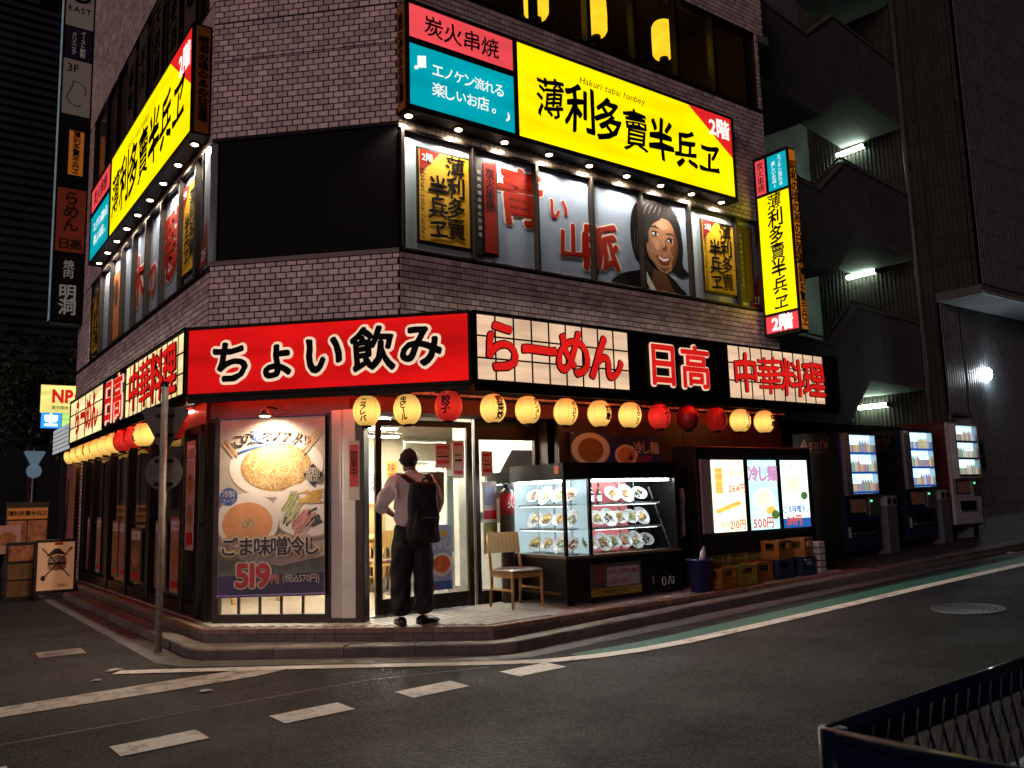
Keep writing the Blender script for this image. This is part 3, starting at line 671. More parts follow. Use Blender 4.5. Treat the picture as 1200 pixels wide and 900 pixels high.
lettering('3F', s, BLACK, .2, 5.15, .2, -.018, .015); lettering('イースト駅前', s, GREYL, .36, 5.68, .09, -.018, .01, vert=True); lettering('クリニック', s, GREYL, .2, 5.66, .09, -.018, .01, vert=True)
mb = MB().tube([(.28+.14*cos(t)+.04*sin(3*t), -.02, 4.62+.26*sin(t)) for t in [i*.3 for i in range(19)]], .008, 5); mb.build('line_drawing', BLACK, s)
mb = MB().tube([(.28+.2*cos(t), -.02, 6.78+.2*sin(t)) for t in [.6+i*.3 for i in range(18)]], .035, 5); mb.build('emblem', BLACK, s); lettering('EAST', s, BLACK, .28, 6.4, .14, -.018, .02)
# --- far signs in the left-hand street
s = thing('street_sign', 'small yellow lit sign reading NPO beyond the building corner', 'sign', (2.80, 24, 0))
box('cabinet', CAB, s, -.02, 1.15, 0, .2, 3.5, 4.66); box('face_panel', emat('npo_yellow', (1,.85,.25), 1.0, .3), s, 0, 1.13, -.01, 0, 3.93, 4.64)
box('face_panel', emat('npo_green', (.55,.9,.2), .9, .3), s, .5, 1.13, -.01, 0, 3.52, 3.925); box('display', emat('vacancy_blue', (.02,.18,.9), 2.2, .1), s, .03, .48, -.03, 0, 3.54, 3.92)
lettering('NPO', s, emat('npo_red', (.85,.02,.02), .8, .05), .66, 4.37, .40, -.016, .05, sx=.8); lettering('空', s, emat('vacancy_white', (.7,.9,1), 5, .02), .25, 3.73, .28, -.036, .04); lettering('東京環境クラブ', s, mat('sign_green', (.02,.2,.03), .5), .58, 4.06, .09, -.016, .01)
box('post', STEEL, s, .55, .65, .06, .16, 0, 3.5)
s = thing('awning_box', 'pale slatted awning box with an added glow beyond the left fascia', 'awning', (2.44, 18.75, 2.52), -pi/2)
box('cabinet', CAB, s, 0, 1.9, .01, .22, 0, .5)
for i in range(6): box('slat', mat('white_slat', (.75,.75,.75), .5, emit=.35, ecol=(.85,.95,1.)), s, 0, 1.9, 0, .02, .03+i*.08, .03+i*.08+.062)  # slats glow by themselves in place of light falling on them
# traffic signs: the near pole shows their backs
def pole_sign(name, label, loc, rz, zp, ztri, tri, zr, r, backs, face):
    s = thing(name, label, 'road sign', loc, rz)
    MB().tube([(0,0,-.03),(0,0,zp)], .035, 12).build('pole', mat('galvanised_pole', (.45,.41,.36), .55, .4, var=.3, vs=12), s, smooth=True)
    MB().lathe([(.001,.03),(.03,.025),(.037,0),(.037,-.03)], 12).build('cap', DARKM, s, (0,0,zp))
    t = MB(); P = [(-tri/2, ztri), (-tri/2+.05, ztri+.04), (tri/2-.05, ztri+.04), (tri/2, ztri), (.04, ztri-tri*.83), (-.04, ztri-tri*.83)]
    t.prism([p for p in reversed(P)], -.055, -.045).build('triangle_plate', face, s)
    MB().lathe([(.001,0),(r,0),(r,.01),(.001,.01)], 28, Matrix.Translation((0,-.045,zr)) @ Matrix.Rotation(pi/2, 4, 'X')).build('round_plate', face, s)
    for z in (ztri-.05, ztri-.25, zr+.12, zr-.12): box('clamp', backs, s, -.09, .09, -.044, -.036, z-.018, z+.018); 
    return s
pole_sign('road_sign', 'galvanised pole with dark backs of a triangular and a round road sign at the kerb', (2.21,9.17,.0), pi-rad(24), 2.72, 2.44, .48, 1.80, .185, DARKM, mat('sign_back', (.15,.15,.145), .55, .2, var=.3, vs=8))
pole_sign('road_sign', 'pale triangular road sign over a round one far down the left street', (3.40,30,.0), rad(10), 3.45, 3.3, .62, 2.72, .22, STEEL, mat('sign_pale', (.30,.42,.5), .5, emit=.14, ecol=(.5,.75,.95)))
# --- upper-window posters and print
PYEL = mat('poster_yellow', (.72,.40,.02), .45, var=.08); PRED = mat('poster_red', (.26,.014,.010), .6, spec=.1); PFR = mat('poster_frame', (.02,.016,.014), .4)
def hanbei_poster(label, loc, rz, w=.72, h=1.12, grp=None):
    s = thing('window_poster', label, 'poster', loc, rz, grp)
    box('frame', PFR, s, 0, w, -.02, 0, 0, h); box('sheet', PYEL, s, .03, w-.03, -.026, -.02, .03, h-.03)
    MB().poly([(.03,-.030,h-.03),(.03,-.030,h-.33),(.30,-.030,h-.03)]).build('corner_panel', PRED, s)
    lettering('2階', s, WHITE, .13, h-.12, .09, -.034, .01)
    lettering('薄利多賣', s, BLACK, w*.70, h*.52, .235*w/.72, -.030, .022, vert=True, brush=1.2, jit=.06); lettering('半兵ヱ', s, BLACK, w*.37, h*.38, .235*w/.72, -.030, .022, vert=True, brush=1.2, jit=.06)
    t = lettering('Hakuri tabai hanbey', s, BLACK, 0, 0, .085, 0, 0, slant=.2, gap=.02); t.matrix_local = Matrix.Translation((.075,-.030,h*.40)) @ Matrix.Rotation(pi/2, 4, 'Y')
    return s
hanbei_poster('framed yellow poster with black brush letters in the leftmost right-hand window', (4.50,7.862,4.27), 0)
hanbei_poster('framed yellow poster crossed by a window bar beside the blade sign', (9.20,7.862,4.29), 0, .74, 1.10)
hanbei_poster('yellow poster in the near end window of the left street face', (2.735,10.62,4.25), -pi/2, .62, 1.16)
hanbei_poster('small yellow poster in the far end window of the left street face', (2.735,16.65,4.22), -pi/2, .7, 1.12)
s = thing('strip_poster', 'narrow red strip poster right of the leftmost yellow poster', 'poster', (5.27,7.862,4.25))
box('frame', PFR, s, 0, .33, -.02, 0, 0, 1.18); box('sheet', PRED, s, .13, .31, -.026, -.02, .04, 1.14); lettering('炭火串焼', s, BLACK, .22, .82, .125, -.03, .015, vert=True); lettering('昭和の頃のあの日酒場', s, WHITE, .065, .62, .05, -.024, .005, vert=True, pitch=1.7)
s = thing('strip_poster', 'narrow dark strip poster beside the blade sign', 'poster', (10.0,7.862,4.26))
box('frame', PFR, s, 0, .34, -.02, 0, 0, 1.18); box('sheet', mat('poster_dark_red', (.06,.012,.01), .5), s, .14, .31, -.026, -.02, .04, 1.14); lettering('昭和の頃のあの日酒場', s, WHITE, .07, .62, .05, -.024, .005, vert=True, pitch=1.7)
RK = mat('red_window_letter', (.30,.014,.005), .6, spec=.1); RKE = mat('pale_letter_edge', (.72,.60,.55), .5)
s = thing('window_lettering', 'large red letters with pale edges across the right-hand upper windows', 'lettering', (0,7.866,0))
for ch_, x, z, h in (('青',5.96,5.05,.66),('い',6.56,5.03,.30),('山',6.78,4.63,.44),('脈',7.25,4.62,.58)):
    lettering(ch_, s, RKE, x, z, h, 0, .065, brush=1, name='letter_edge'); lettering(ch_, s, RK, x, z, h, -.004, .03, brush=1)
s = thing('window_lettering', 'large red letters across the left street upper windows', 'lettering', (2.741,16.0,0), -pi/2)
for ch_, y, z, h in (('木',13.1,4.75,.72),('の',12.25,4.62,.5),('果',11.45,4.85,.80),('実',10.92,4.82,.86)):
    lettering(ch_, s, RKE, 16-y, z, h, 0, .065, brush=1, name='letter_edge'); lettering(ch_, s, RK, 16-y, z, h, -.004, .03, brush=1)
s = thing('strip_poster', 'orange print of a figure in the far left-hand upper window', 'poster', (2.74,15.0,4.2), -pi/2)
box('sheet', mat('poster_orange', (.50,.16,.05), .5, var=.4, vs=3), s, 0, .62, -.008, 0, 0, 1.1); MB().disc(.32,.78,.16,.22,-.012).build('printed_shape', mat('poster_brown', (.08,.035,.02), .5), s)
# portrait of a woman printed across two panes (generic face)
s = thing('portrait_print', 'printed portrait of a smiling woman with dark bobbed hair in the right-hand windows', 'print', (0,7.866,0))
SK = mat('print_skin', (.38,.17,.085), .4, var=.25, vs=7, coat=.4); HR = mat('print_hair', (.010,.008,.009), .6, spec=.1); SH = mat('print_shade', (.12,.042,.022), .4, coat=.4); LIP = mat('print_lip', (.24,.03,.025), .4, coat=.4)
def patch(pts, mt, y, nm='printed_shape'): MB().poly([(a, y, b_) for a, b_ in pts]).build(nm, mt, s)
def smooth_loop(pts, k=5):
    out = []; n = len(pts)
    for i in range(n):
        p0, p1, p2, p3 = pts[i-1], pts[i], pts[(i+1) % n], pts[(i+2) % n]
        for j in range(k):
            t = j/k
            out.append(tuple(.5*((2*p1[q])+(-p0[q]+p2[q])*t+(2*p0[q]-5*p1[q]+4*p2[q]-p3[q])*t*t+(-p0[q]+3*p1[q]-3*p2[q]+p3[q])*t**3) for q in (0, 1)))
    return out
patch(smooth_loop([(7.86,4.62),(7.80,4.95),(7.86,5.28),(8.05,5.46),(8.35,5.50),(8.62,5.44),(8.78,5.20),(8.82,4.85),(8.80,4.62),(8.92,4.50),(8.75,4.44),(8.55,4.50),(8.30,4.42),(8.05,4.48)]), HR, 0)
patch(smooth_loop([(7.50,4.18),(7.55,4.32),(7.85,4.42),(8.15,4.48),(8.5,4.44),(8.72,4.30),(8.76,4.18)]), HR, -.001)
patch([(8.12,4.18),(8.22,4.5),(8.45,4.44),(8.62,4.18)], SH, -.002)
patch([(7.95,4.44),(8.13,4.19),(8.24,4.19),(8.05,4.46)], WHITE, -.003)
patch(smooth_loop([(8.10,4.72),(8.09,4.95),(8.14,5.14),(8.26,5.22),(8.48,5.26),(8.64,5.14),(8.71,4.95),(8.69,4.74),(8.60,4.56),(8.46,4.46),(8.30,4.50),(8.18,4.60)]), SK, -.004)
patch(smooth_loop([(8.06,4.9),(8.10,5.2),(8.26,5.30),(8.40,5.24),(8.24,5.14),(8.15,5.02),(8.13,4.85)]), HR, -.0055); patch(smooth_loop([(8.36,5.26),(8.58,5.22),(8.70,5.0),(8.78,5.1),(8.66,5.34),(8.44,5.38)]), HR, -.0056)
for x, z in ((8.27,5.00),(8.56,4.94)):
    patch(smooth_loop([(x-.065,z),(x,z+.028),(x+.065,z+.0),(x,z-.024)]), WHITE, -.006); MB().disc(x+.01,z+.002,.026,.026,-.007,16).build('printed_shape', HR, s)
    patch(smooth_loop([(x-.085,z+.005),(x-.01,z+.045),(x+.08,z+.015),(x,z+.025)]), HR, -.008); patch(smooth_loop([(x-.09,z+.085),(x,z+.115),(x+.10,z+.085),(x,z+.095)]), HR, -.006)
patch(smooth_loop([(8.44,4.95),(8.49,4.82),(8.46,4.79),(8.40,4.80),(8.43,4.84)]), SH, -.006)
patch(smooth_loop([(8.28,4.70),(8.38,4.67),(8.47,4.69),(8.55,4.69),(8.50,4.61),(8.40,4.58),(8.32,4.63)]), LIP, -.006); patch(smooth_loop([(8.31,4.685),(8.40,4.66),(8.52,4.68),(8.45,4.63),(8.36,4.64)]), WHITE, -.007)
patch(smooth_loop([(8.64,5.1),(8.71,4.95),(8.69,4.74),(8.60,4.56),(8.57,4.62),(8.64,4.78)]), SH, -.0062)
SK2 = mat('print_skin_light', (.50,.26,.15), .4, var=.2, vs=9, coat=.4); HL = mat('print_hair_light', (.07,.06,.065), .4); SK3 = mat('print_skin_mid', (.20,.075,.036), .4, coat=.4)
patch(smooth_loop([(8.20,4.86),(8.24,4.93),(8.33,4.90),(8.34,4.80),(8.26,4.77)]), SK2, -.0050); patch(smooth_loop([(8.30,5.12),(8.42,5.20),(8.54,5.14),(8.44,5.08)]), SK2, -.0050); patch(smooth_loop([(8.43,5.0),(8.45,4.88),(8.44,4.83),(8.42,4.9)]), SK2, -.0063)
patch(smooth_loop([(8.10,4.75),(8.14,4.66),(8.24,4.58),(8.30,4.53),(8.22,4.57),(8.13,4.64)]), SK3, -.0058); patch(smooth_loop([(8.30,4.55),(8.40,4.53),(8.50,4.55),(8.42,4.50)]), SK3, -.0058); patch(smooth_loop([(8.56,4.83),(8.63,4.90),(8.66,4.80),(8.60,4.72)]), SK3, -.0052)
for q in range(9): a = q*.09; patch(smooth_loop([(7.92+a,5.08+.1*sin(a*3)),(8.02+a,5.36),(8.12+a*.8,5.42),(8.03+a,5.34)], 4), HL, -.0030-.0001*q)
for q in range(4): patch(smooth_loop([(7.88+q*.045,4.62),(7.86+q*.05,4.85),(7.90+q*.045,5.05),(7.875+q*.05,4.85)], 4), HL, -.0030-.0001*q)
for nm, loc, rz in (('brick-side edge of the right-hand windows', (10.22,7.86,4.18), 0), ('near edge of the left street windows', (2.67,9.66,4.14), -pi/2)):
    s = thing('floor_marker', 'red triangular 2F marker at the ' + nm, 'sign', loc, rz)
    MB().poly([(.0,-.006,0),(.26,-.006,.0),(.26,-.006,.62)]).build('sheet', PRED, s); lettering('2F', s, WHITE, .17, .13, .15, -.011, .01)
# faint notices in the top-left windows
for i, (y, t) in enumerate(((10.3,'酒場'),(11.1,'生麦酒'),(12.0,'天麩羅'),(12.9,'半兵'),(13.7,'揚物'))):
    s = thing('window_notice', ['nearest','second','third','fourth','farthest'][i] + ' dim vertical notice in the top-left windows', 'notice', (2.66,y+.12,7.4), -pi/2, 'dim notices in the top windows')
    box('sheet', mat('dim_sheet', (.11,.085,.06), .5, var=.2), s, -.12, .36, -.006, 0, 0, 1.3); lettering(t, s, BLACK, .12, .65, .34, -.01, .01, vert=True, brush=1, pitch=1.15)
# ================================================================== LANTERNS
LY = emat('lantern_paper', (1.,.55,.12), 1.25, .10, 9.); LR = emat('lantern_red', (.85,.03,.02), .75, .15, 9.); LD = mat('lantern_unlit', (.20,.012,.01), .5, var=.2); LRD = emat('lantern_dim', (.55,.015,.01), .28, .15)
def core(m, s):
    # the bulb sits at mid height: paper glows most there
    n = m.node_tree; L = n.links.new; tc = n.nodes.new('ShaderNodeTexCoord'); sp = n.nodes.new('ShaderNodeSeparateXYZ'); L(tc.outputs['Object'], sp.inputs[0])
    a = n.nodes.new('ShaderNodeMath'); a.operation = 'MULTIPLY_ADD'; a.inputs[1].default_value = 1.; a.inputs[2].default_value = .015; L(sp.outputs[2], a.inputs[0])
    q = n.nodes.new('ShaderNodeMath'); q.operation = 'ABSOLUTE'; L(a.outputs[0], q.inputs[0])
    r = n.nodes.new('ShaderNodeMapRange'); r.interpolation_type = 'SMOOTHSTEP'; r.inputs[1].default_value = .0; r.inputs[2].default_value = .16; r.inputs[3].default_value = s*1.35; r.inputs[4].default_value = s*.42; L(q.outputs[0], r.inputs[0])
    L(r.outputs[0], n.nodes['Principled BSDF'].inputs['Emission Strength'])
core(LY, 1.2); core(LR, .62)
def lr(z): return .138*math.sqrt(max(.02, 1-(z/.168)**2))
prof = [(.045,-.150)]+[(lr(-.142+i*.0142)+(.003 if i % 2 else -.002), -.142+i*.0142) for i in range(21)]+[(.045,.150)]
sh_me = {k: MB().lathe(prof, 28).mesh('shade', m_, True) for k, m_ in (('y', LY), ('r', LR), ('d', LD), ('k', LRD))}
cap_me = MB().lathe([(.03,0),(.048,0),(.05,.012),(.048,.024),(.03,.024)], 16).mesh('cap', BLKPL, True)
seam = {k: MB() for k in 'a'}
sm = MB()
for q in range(8):
    t = q*pi/4+.2; sm.tube([((lr(z)+.0015)*sin(t), -(lr(z)+.0015)*cos(t), z) for z in [-.13+.026*i for i in range(11)]], .0012, 4, False)
seam_me = sm.mesh('seam', mat('lantern_seam', (.25,.12,.04), .7))
hook_me = MB().tube([(0,0,.17),(0,0,.205),(.012,0,.22),(0,0,.235)], .004, 6).mesh('hook', WIRE)
LTX = mat('lantern_ink', (.02,.006,.004), .6); LTR = mat('lantern_ink_black', (.01,.006,.006), .6)
def lantern(label, x, y, z, rz, text, kind, grp):
    s = thing('paper_lantern', label, 'lantern', (x, y, z), rz+random.uniform(-.12,.12), grp)
    s.rotation_euler[0] = random.uniform(-.06,.06); s.rotation_euler[1] = random.uniform(-.07,.07)
    place('shade', sh_me[kind], s); place('cap', cap_me, s, (0,0,.148)); place('cap', cap_me, s, (0,0,-.172)); place('seam', seam_me, s); place('hook', hook_me, s)
    n = len(text); lettering(text, s, LTX if kind == 'y' else LTR, 0, 0, min(.082, .235/n), -.0035, .05, vert=True, pitch=1.0 if n > 3 else 1.08, wrap=lr, brush=.8)
    return s
G = 'paper lanterns under the fascia'
for (x, y, z), t, k, lb in (((3.80,7.70,2.35),'ニラレバ','y','yellow round lantern at the left end of the corner row, over the door gap'), ((4.10,7.40,2.345),'生ビール','y','yellow round lantern in the middle of the corner row of three'), ((4.40,7.10,2.36),'餃子','r','bright red round lantern reading gyoza at the right of the corner row')):
    lantern(lb, x, y, z, -pi/4+.1, t, k, G)
R_ = [(5.08,'野菜炒','y','yellow lantern first in the right-hand row, left of the rest'),(5.54,'タンメン','y','yellow lantern second in the right-hand row'),(6.08,'ホッピー','y','yellow lantern third in the right-hand row, above the kitchen window edge'),(6.59,'炒飯','y','yellow lantern fourth in the right-hand row, left end above the blue noodle banner'),(7.08,'とんこつ','y','yellow lantern fifth in the right-hand row, above the blue noodle banner'),(7.58,'サワー','r','red lantern just right of the five yellow ones'),(8.10,'ハイボール','d','dark unlit lantern in the right-hand row'),(8.64,'餃子','k','dim red lantern left of the last two yellow ones'),(9.12,'生ビール','y','yellow lantern last but one at the right end'),(9.63,'味噌','y','yellow lantern at the far right end of the row')]
for x, t, k, lb in R_: lantern(lb, x, 7.30, 2.385, .12, t, k, G)
L_ = [(10.32,'餃子','k','red lantern hanging behind the road sign backs'),(11.85,'炒飯','y','yellow lantern nearest the road sign pole on the left face'),(12.39,'餃子','r','nearer of the two red lanterns on the left face'),(13.10,'サワー','r','farther of the two red lanterns on the left face')]+[(13.65+.64*i,('生ビール','タンメン','味噌','焼酎','野菜炒','炒飯','ホッピー')[i],'y',('first','second','third','fourth','fifth','sixth','last')[i]+' yellow lantern beyond the red pair on the left face') for i in range(7)]
for y, t, k, lb in L_: lantern(lb, 2.60, y, 2.40+.008*(y-11), -pi/2, t, k, G)
s = thing('lantern_cable', 'dark cable the right-hand lanterns hang from', 'cable', (4.3,7.3,2.6)); MB().tube([(.1+i*.27, 0, .0+.012*sin(i*2.1)) for i in range(21)], .007, 6).build('cable', WIRE, s)
for i in range(5): MB().tube([(.7+i*1.2,0,0),(.7+i*1.2,.02,.03)], .005, 5).build('clip', WIRE, s)
# three tall lanterns upstairs
LU = emat('tall_lantern', (1.,.60,.02), 1.3, .12, 4)
for x, z, lb in ((6.74,8.25,'tall yellow lantern at the left in the third-floor windows'),(7.83,8.34,'tall yellow lantern in the middle of the third-floor windows'),(9.24,8.43,'tall yellow lantern at the right in the third-floor windows')):
    s = thing('tall_lantern', lb, 'lantern', (x, 8.4, z), .2, 'tall lanterns upstairs')
    MB().lathe([(.06,-.30),(.14,-.275),(.17,-.22),(.175,0),(.17,.22),(.14,.275),(.06,.30)], 20).build('shade', LU, s, smooth=True)
    MB().lathe([(.03,-.34),(.07,-.34),(.07,-.295),(.03,-.295)], 12).build('cap', BLKPL, s); MB().lathe([(.03,.295),(.07,.295),(.07,.34),(.03,.34)], 12).build('cap', BLKPL, s); MB().tube([(0,0,.34),(0,0,.95)], .008, 6).build('cord', WIRE, s)
# ================================================================== NOODLE BANNER
def stripe_mat(name, c1, c2, scale, dist, det=3):
    m = mat(name, c1, .5); n = m.node_tree; L = n.links.new; tc = n.nodes.new('ShaderNodeTexCoord')
    w = n.nodes.new('ShaderNodeTexWave'); w.inputs['Scale'].default_value = scale; w.inputs['Distortion'].default_value = dist; w.inputs['Detail'].default_value = det; w.inputs['Detail Scale'].default_value = 1.6
    L(tc.outputs['Object'], w.inputs['Vector']); mx = n.nodes.new('ShaderNodeMix'); mx.data_type = 'RGBA'; mx.inputs[6].default_value = (*c2,1); mx.inputs[7].default_value = (*c1,1)
    L(w.outputs['Fac'], mx.inputs[0]); L(mx.outputs[2], n.nodes['Principled BSDF'].inputs['Base Color']); return m
NOOD = stripe_mat('noodle_print', (.80,.56,.27), (.42,.22,.08), 3.2, 26); BOWL = mat('bowl_print', (.84,.76,.71), .4, var=.08); BOWL2 = mat('bowl_shade_print', (.42,.32,.29), .4)
SOUP = mat('soup_print', (.75,.32,.12), .4, var=.15, vs=5); PGR = mat('print_green', (.30,.36,.10), .5, var=.3, vs=20); PYW = stripe_mat('print_egg', (.70,.46,.10), (.5,.28,.05), 14, 10); PPK = stripe_mat('print_ham', (.60,.26,.22), (.42,.13,.11), 12, 4); PDK = mat('print_seaweed', (.02,.028,.018), .4, var=.4, vs=20)
TAUPE = mat('banner_taupe', (.52,.46,.39), .45, var=.25, vs=2.2); BGRN = mat('banner_green', (.13,.15,.11), .45, var=.2); PURP = mat('banner_purple', (.045,.03,.12), .45, var=.25, vs=16); PURL = mat('banner_hem', (.16,.11,.30), .45, var=.4, vs=30); GOLD = mat('banner_gold', (.62,.36,.14), .5); BLUEP = mat('print_blue', (.05,.12,.36), .5); CREAMP = mat('print_cream', (.70,.62,.50), .5); INK = mat('print_ink', (.015,.013,.025), .5); REDP = mat('price_red', (.55,.025,.025), .45)
s = thing('hanging_banner', 'tall noodle banner with bowls and price 519 hung in the corner window', 'banner', (2.795, 9.19, .50), -pi/4)
BW = 1.185
def clipx(pts): return [(min(max(a, .004), BW-.004), b_) for a, b_ in pts]
def ell(cx, cz, rx, rz, mt, y, n=40, nm='printed_shape', rot=0):
    P = clipx([(cx+rx*cos(2*pi*i/n)*cos(rot)-rz*sin(2*pi*i/n)*sin(rot), cz+rx*cos(2*pi*i/n)*sin(rot)+rz*sin(2*pi*i/n)*cos(rot)) for i in range(n)])
    MB().poly([(a, y, b_) for a, b_ in P]).build(nm, mt, s)
def pol(pts, mt, y): MB().poly([(a, y, b_) for a, b_ in clipx(pts)]).build('printed_shape', mt, s)
def noodles(cx, cz, rx, rz, n, y=-.0032):
    rn = random.Random(4); ms = [MB(), MB(), MB()]
    for q in range(n):
        a, d = rn.uniform(0,6.28), math.sqrt(rn.random())*.93; x, z = cx+rx*d*cos(a), cz+rz*d*sin(a); h = rn.uniform(0,6.28); cv = rn.uniform(-5,5); m_ = ms[q % 3]; L_, R_2 = [], []; w = .0042
        for k in range(11):
            if ((x-cx)/rx)**2+((z-cz)/rz)**2 > 1: break
            L_.append((x-sin(h)*w, z+cos(h)*w)); R_2.append((x+sin(h)*w, z-cos(h)*w)); h += cv*.09; x += cos(h)*.022; z += sin(h)*.022
        for k in range(len(L_)-1):
            yy = y-.000008*q; m_.quad((R_2[k][0],yy,R_2[k][1]),(R_2[k+1][0],yy,R_2[k+1][1]),(L_[k+1][0],yy,L_[k+1][1]),(L_[k][0],yy,L_[k][1]))
    for m_, c in zip(ms, ((.84,.62,.33),(.74,.50,.22),(.62,.39,.16))): tag(m_.build('printed_noodles', mat('noodle_%d' % int(c[0]*100), c, .5), s), kind='stuff')
box('sheet', TAUPE, s, 0, BW, 0, .006, 0, 1.87)
pol([(0,.18),(BW,.22),(BW,.40),(.7,.30),(.3,.36),(0,.46)], BGRN, -.001)
pol([(0,0),(BW,0),(BW,.235),(0,.20)], PURP, -.0015)
ell(.64,1.33,.535,.335,BOWL2,-.0018); ell(.64,1.345,.53,.33,BOWL,-.002); ell(.64,1.335,.40,.255,mat('noodle_dark', (.46,.26,.10), .5, var=.2, vs=20),-.003); noodles(.64,1.335,.385,.245,240)
ell(1.0,.86,.40,.285,BOWL2,-.0055); ell(1.0,.875,.395,.28,BOWL,-.0058)
rv = random.Random(9)
def strips(mts, x0, x1, z0, z1, ang, n, l, w, y):
    for q in range(n):
        cx, cz, a = rv.uniform(x0, x1), rv.uniform(z0, z1), ang+rv.uniform(-.25,.25); dx, dz = cos(a)*l/2, sin(a)*l/2; nx, nz = -sin(a)*w/2, cos(a)*w/2
        pol([(cx-dx-nx,cz-dz-nz),(cx+dx-nx,cz+dz-nz),(cx+dx+nx,cz+dz+nz),(cx-dx+nx,cz-dz+nz)], mts[q % len(mts)], y-.00004*q)
strips([PDK, mat('print_wakame', (.05,.06,.03), .4)], .98,1.12,.72,.88,.4,22,.11,.022,-.0061); strips([PDK], .74,.82,.74,.82,1.,8,.08,.02,-.0061)
strips([PGR, mat('print_cucumber', (.50,.54,.24), .5), mat('print_cucumber2', (.62,.60,.34), .5)], .76,.90,.82,1.0,1.05,26,.20,.014,-.0071); strips([mat('print_egg1', (.74,.50,.12), .5), mat('print_egg2', (.60,.34,.06), .5)], .95,1.12,.95,1.07,.2,30,.12,.013,-.0082); strips([mat('print_ham1', (.64,.30,.27), .5), mat('print_ham2', (.50,.18,.16), .5), mat('print_ham3', (.70,.42,.38), .5)], .88,1.02,.70,.82,.95,22,.20,.020,-.0095)
BWL = -.0105
ell(.33,.76,.36,.30,BOWL2,-.0105); ell(.33,.775,.355,.295,BOWL,-.0108); ell(.33,.745,.285,.225,SOUP,-.0111); ell(.34,.74,.08,.05,mat('print_sesame',(.55,.35,.16),.5,var=.5,vs=60),-.0112)
for i in range(26):   # sesame and garnish flecks
    a, r = random.uniform(0,6.28), random.uniform(.01,.09); ell(.34+r*cos(a), .745+r*.7*sin(a), .009, .006, PGR if i % 3 else CREAMP, -.0116, 6, rot=a)
ell(.115,1.035,.10,.095,BLUEP,-.012); lettering('冷製', s, CREAMP, .115, 1.06, .07, -.0135, 0); lettering('スープ', s, CREAMP, .115, .985, .05, -.0135, 0)
for a, b_, c, d in ((.02,1.62,.16,1.46),(.07,1.64,.20,1.46),(1.13,1.70,.93,1.46),(1.10,1.72,.91,1.5)): pol([(a,b_),(a+.025,b_+.005),(c+.025,d),(c,d)], GOLD, -.0125)
pol([(1.06,1.36),(1.17,1.24),(1.06,1.12),(.95,1.24)], INK, -.0125); lettering('期間', s, CREAMP, 1.06, 1.275, .075, -.014, 0); lettering('限定', s, CREAMP, 1.06, 1.20, .075, -.014, 0)
tx = 'この夏オススメ！'
for i, c in enumerate(tx):
    x = .22+i*.108; z = 1.625+.055*sin(pi*i/7)-.008*i*.4
    for mm, bb, yy in ((CREAMP,.04,-.0135),(BLUEP if i == 2 else INK,.008,-.0175)): lettering(c, s, mm, x, z, .135 if i < 3 else .115, yy, bb)
mb = MB()
for i in range(14):
    a, b_ = .2+i*.055, .2+(i+1)*.055; f = lambda x: 1.50+.085*sin(pi*min(1,(x-.2)/.9)); w1, w2 = .022*(1-i/14), .022*(1-(i+1)/14)
    mb.quad((a,-.009,f(a)-w1),(b_,-.009,f(b_)-w2),(b_,-.009,f(b_)+w2*.2),(a,-.009,f(a)+w1*.2))
mb.build('brush_line', BLUEP, s)
for mm, bb, yy in ((GOLD,.15,-.0135),(CREAMP,.095,-.0165),(INK,.014,-.020)): lettering('ごま味噌冷し', s, mm, .60, .50, .185, yy, bb, pitch=.99, name='lettering')
for mm, bb, yy in ((CREAMP,.085,-.009),(REDP,.03,-.0135)): lettering('519', s, mm, .40, .215, .30, yy, bb, gap=.02, sx=1.0); lettering('円', s, mm, .645, .165, .085, yy, bb)
for mm, bb, yy in ((INK,.06,-.009),(CREAMP,.01,-.0125)): lettering('(税込570円)', s, mm, .935, .175, .085, yy, bb*.6, gap=.0, sx=.86)
MB().tube([(-.01,-.004,-.008),(BW+.01,-.004,.012)], .014, 8).build('hem_rod', PURL, s); MB().tube([(-.01,-.004,1.875),(BW+.01,-.004,1.872)], .012, 8).build('top_rod', PURL, s)
s = thing('poster_lamp', 'small lit lamp over the noodle banner', 'lamp', (3.08, 8.62, 2.36), -pi/4)
MB().lathe([(.02,.075),(.04,.07),(.075,.01),(.078,0),(.07,.0)], 18).build('hood', HOUS, s, smooth=True); MB().lathe([(.001,-.012),(.05,-.004),(.066,.012)], 16).build('bulb', BULB, s, smooth=True); MB().tube([(0,0,.07),(.0,.05,.10),(0,.28,.11)], .01, 6).build('arm', DARKM, s)
spot(s, (0, .0, -.02), 100, 160, rot=(rad(14), 0, 0), col=(1,.80,.55), blend=.9)
s = thing('noodle_banner', 'wide blue cold-noodle banner on the dark wall above the display case', 'banner', (6.58, 7.84, 1.79))
box('sheet', mat('banner_navy', (.03,.045,.16), .4, var=.4, vs=7), s, 0, 1.55, 0, .008, 0, .43)
BW = 1.55
ell(.33,.215,.325,.21,BOWL2,-.001); ell(.33,.22,.31,.20,BOWL,-.002); ell(.33,.21,.21,.15,stripe_mat('noodle_print_dark',(.50,.24,.10),(.22,.08,.03),9,34),-.003); ell(.93,.15,.20,.135,BOWL,-.002); ell(.93,.15,.15,.10,SOUP,-.003); pol([(.9,.1),(.98,.2),(1.02,.18),(.95,.08)], PPK, -.004); ell(.99,.13,.05,.05,PDK,-.0035)
for mm, bb, yy in ((INK,.06,-.004),(CREAMP,.02,-.0075)): lettering('冷し麺', s, mm, 1.28, .24, .15, yy, bb, pitch=1.0)
lettering('500円', s, REDP, 1.22, .09, .10, -.004, .02)
for x in (.03, .75, 1.52): MB().tube([(x,-.012,.41),(x,.005,.41)], .012, 8).build('grommet', STEEL, s)
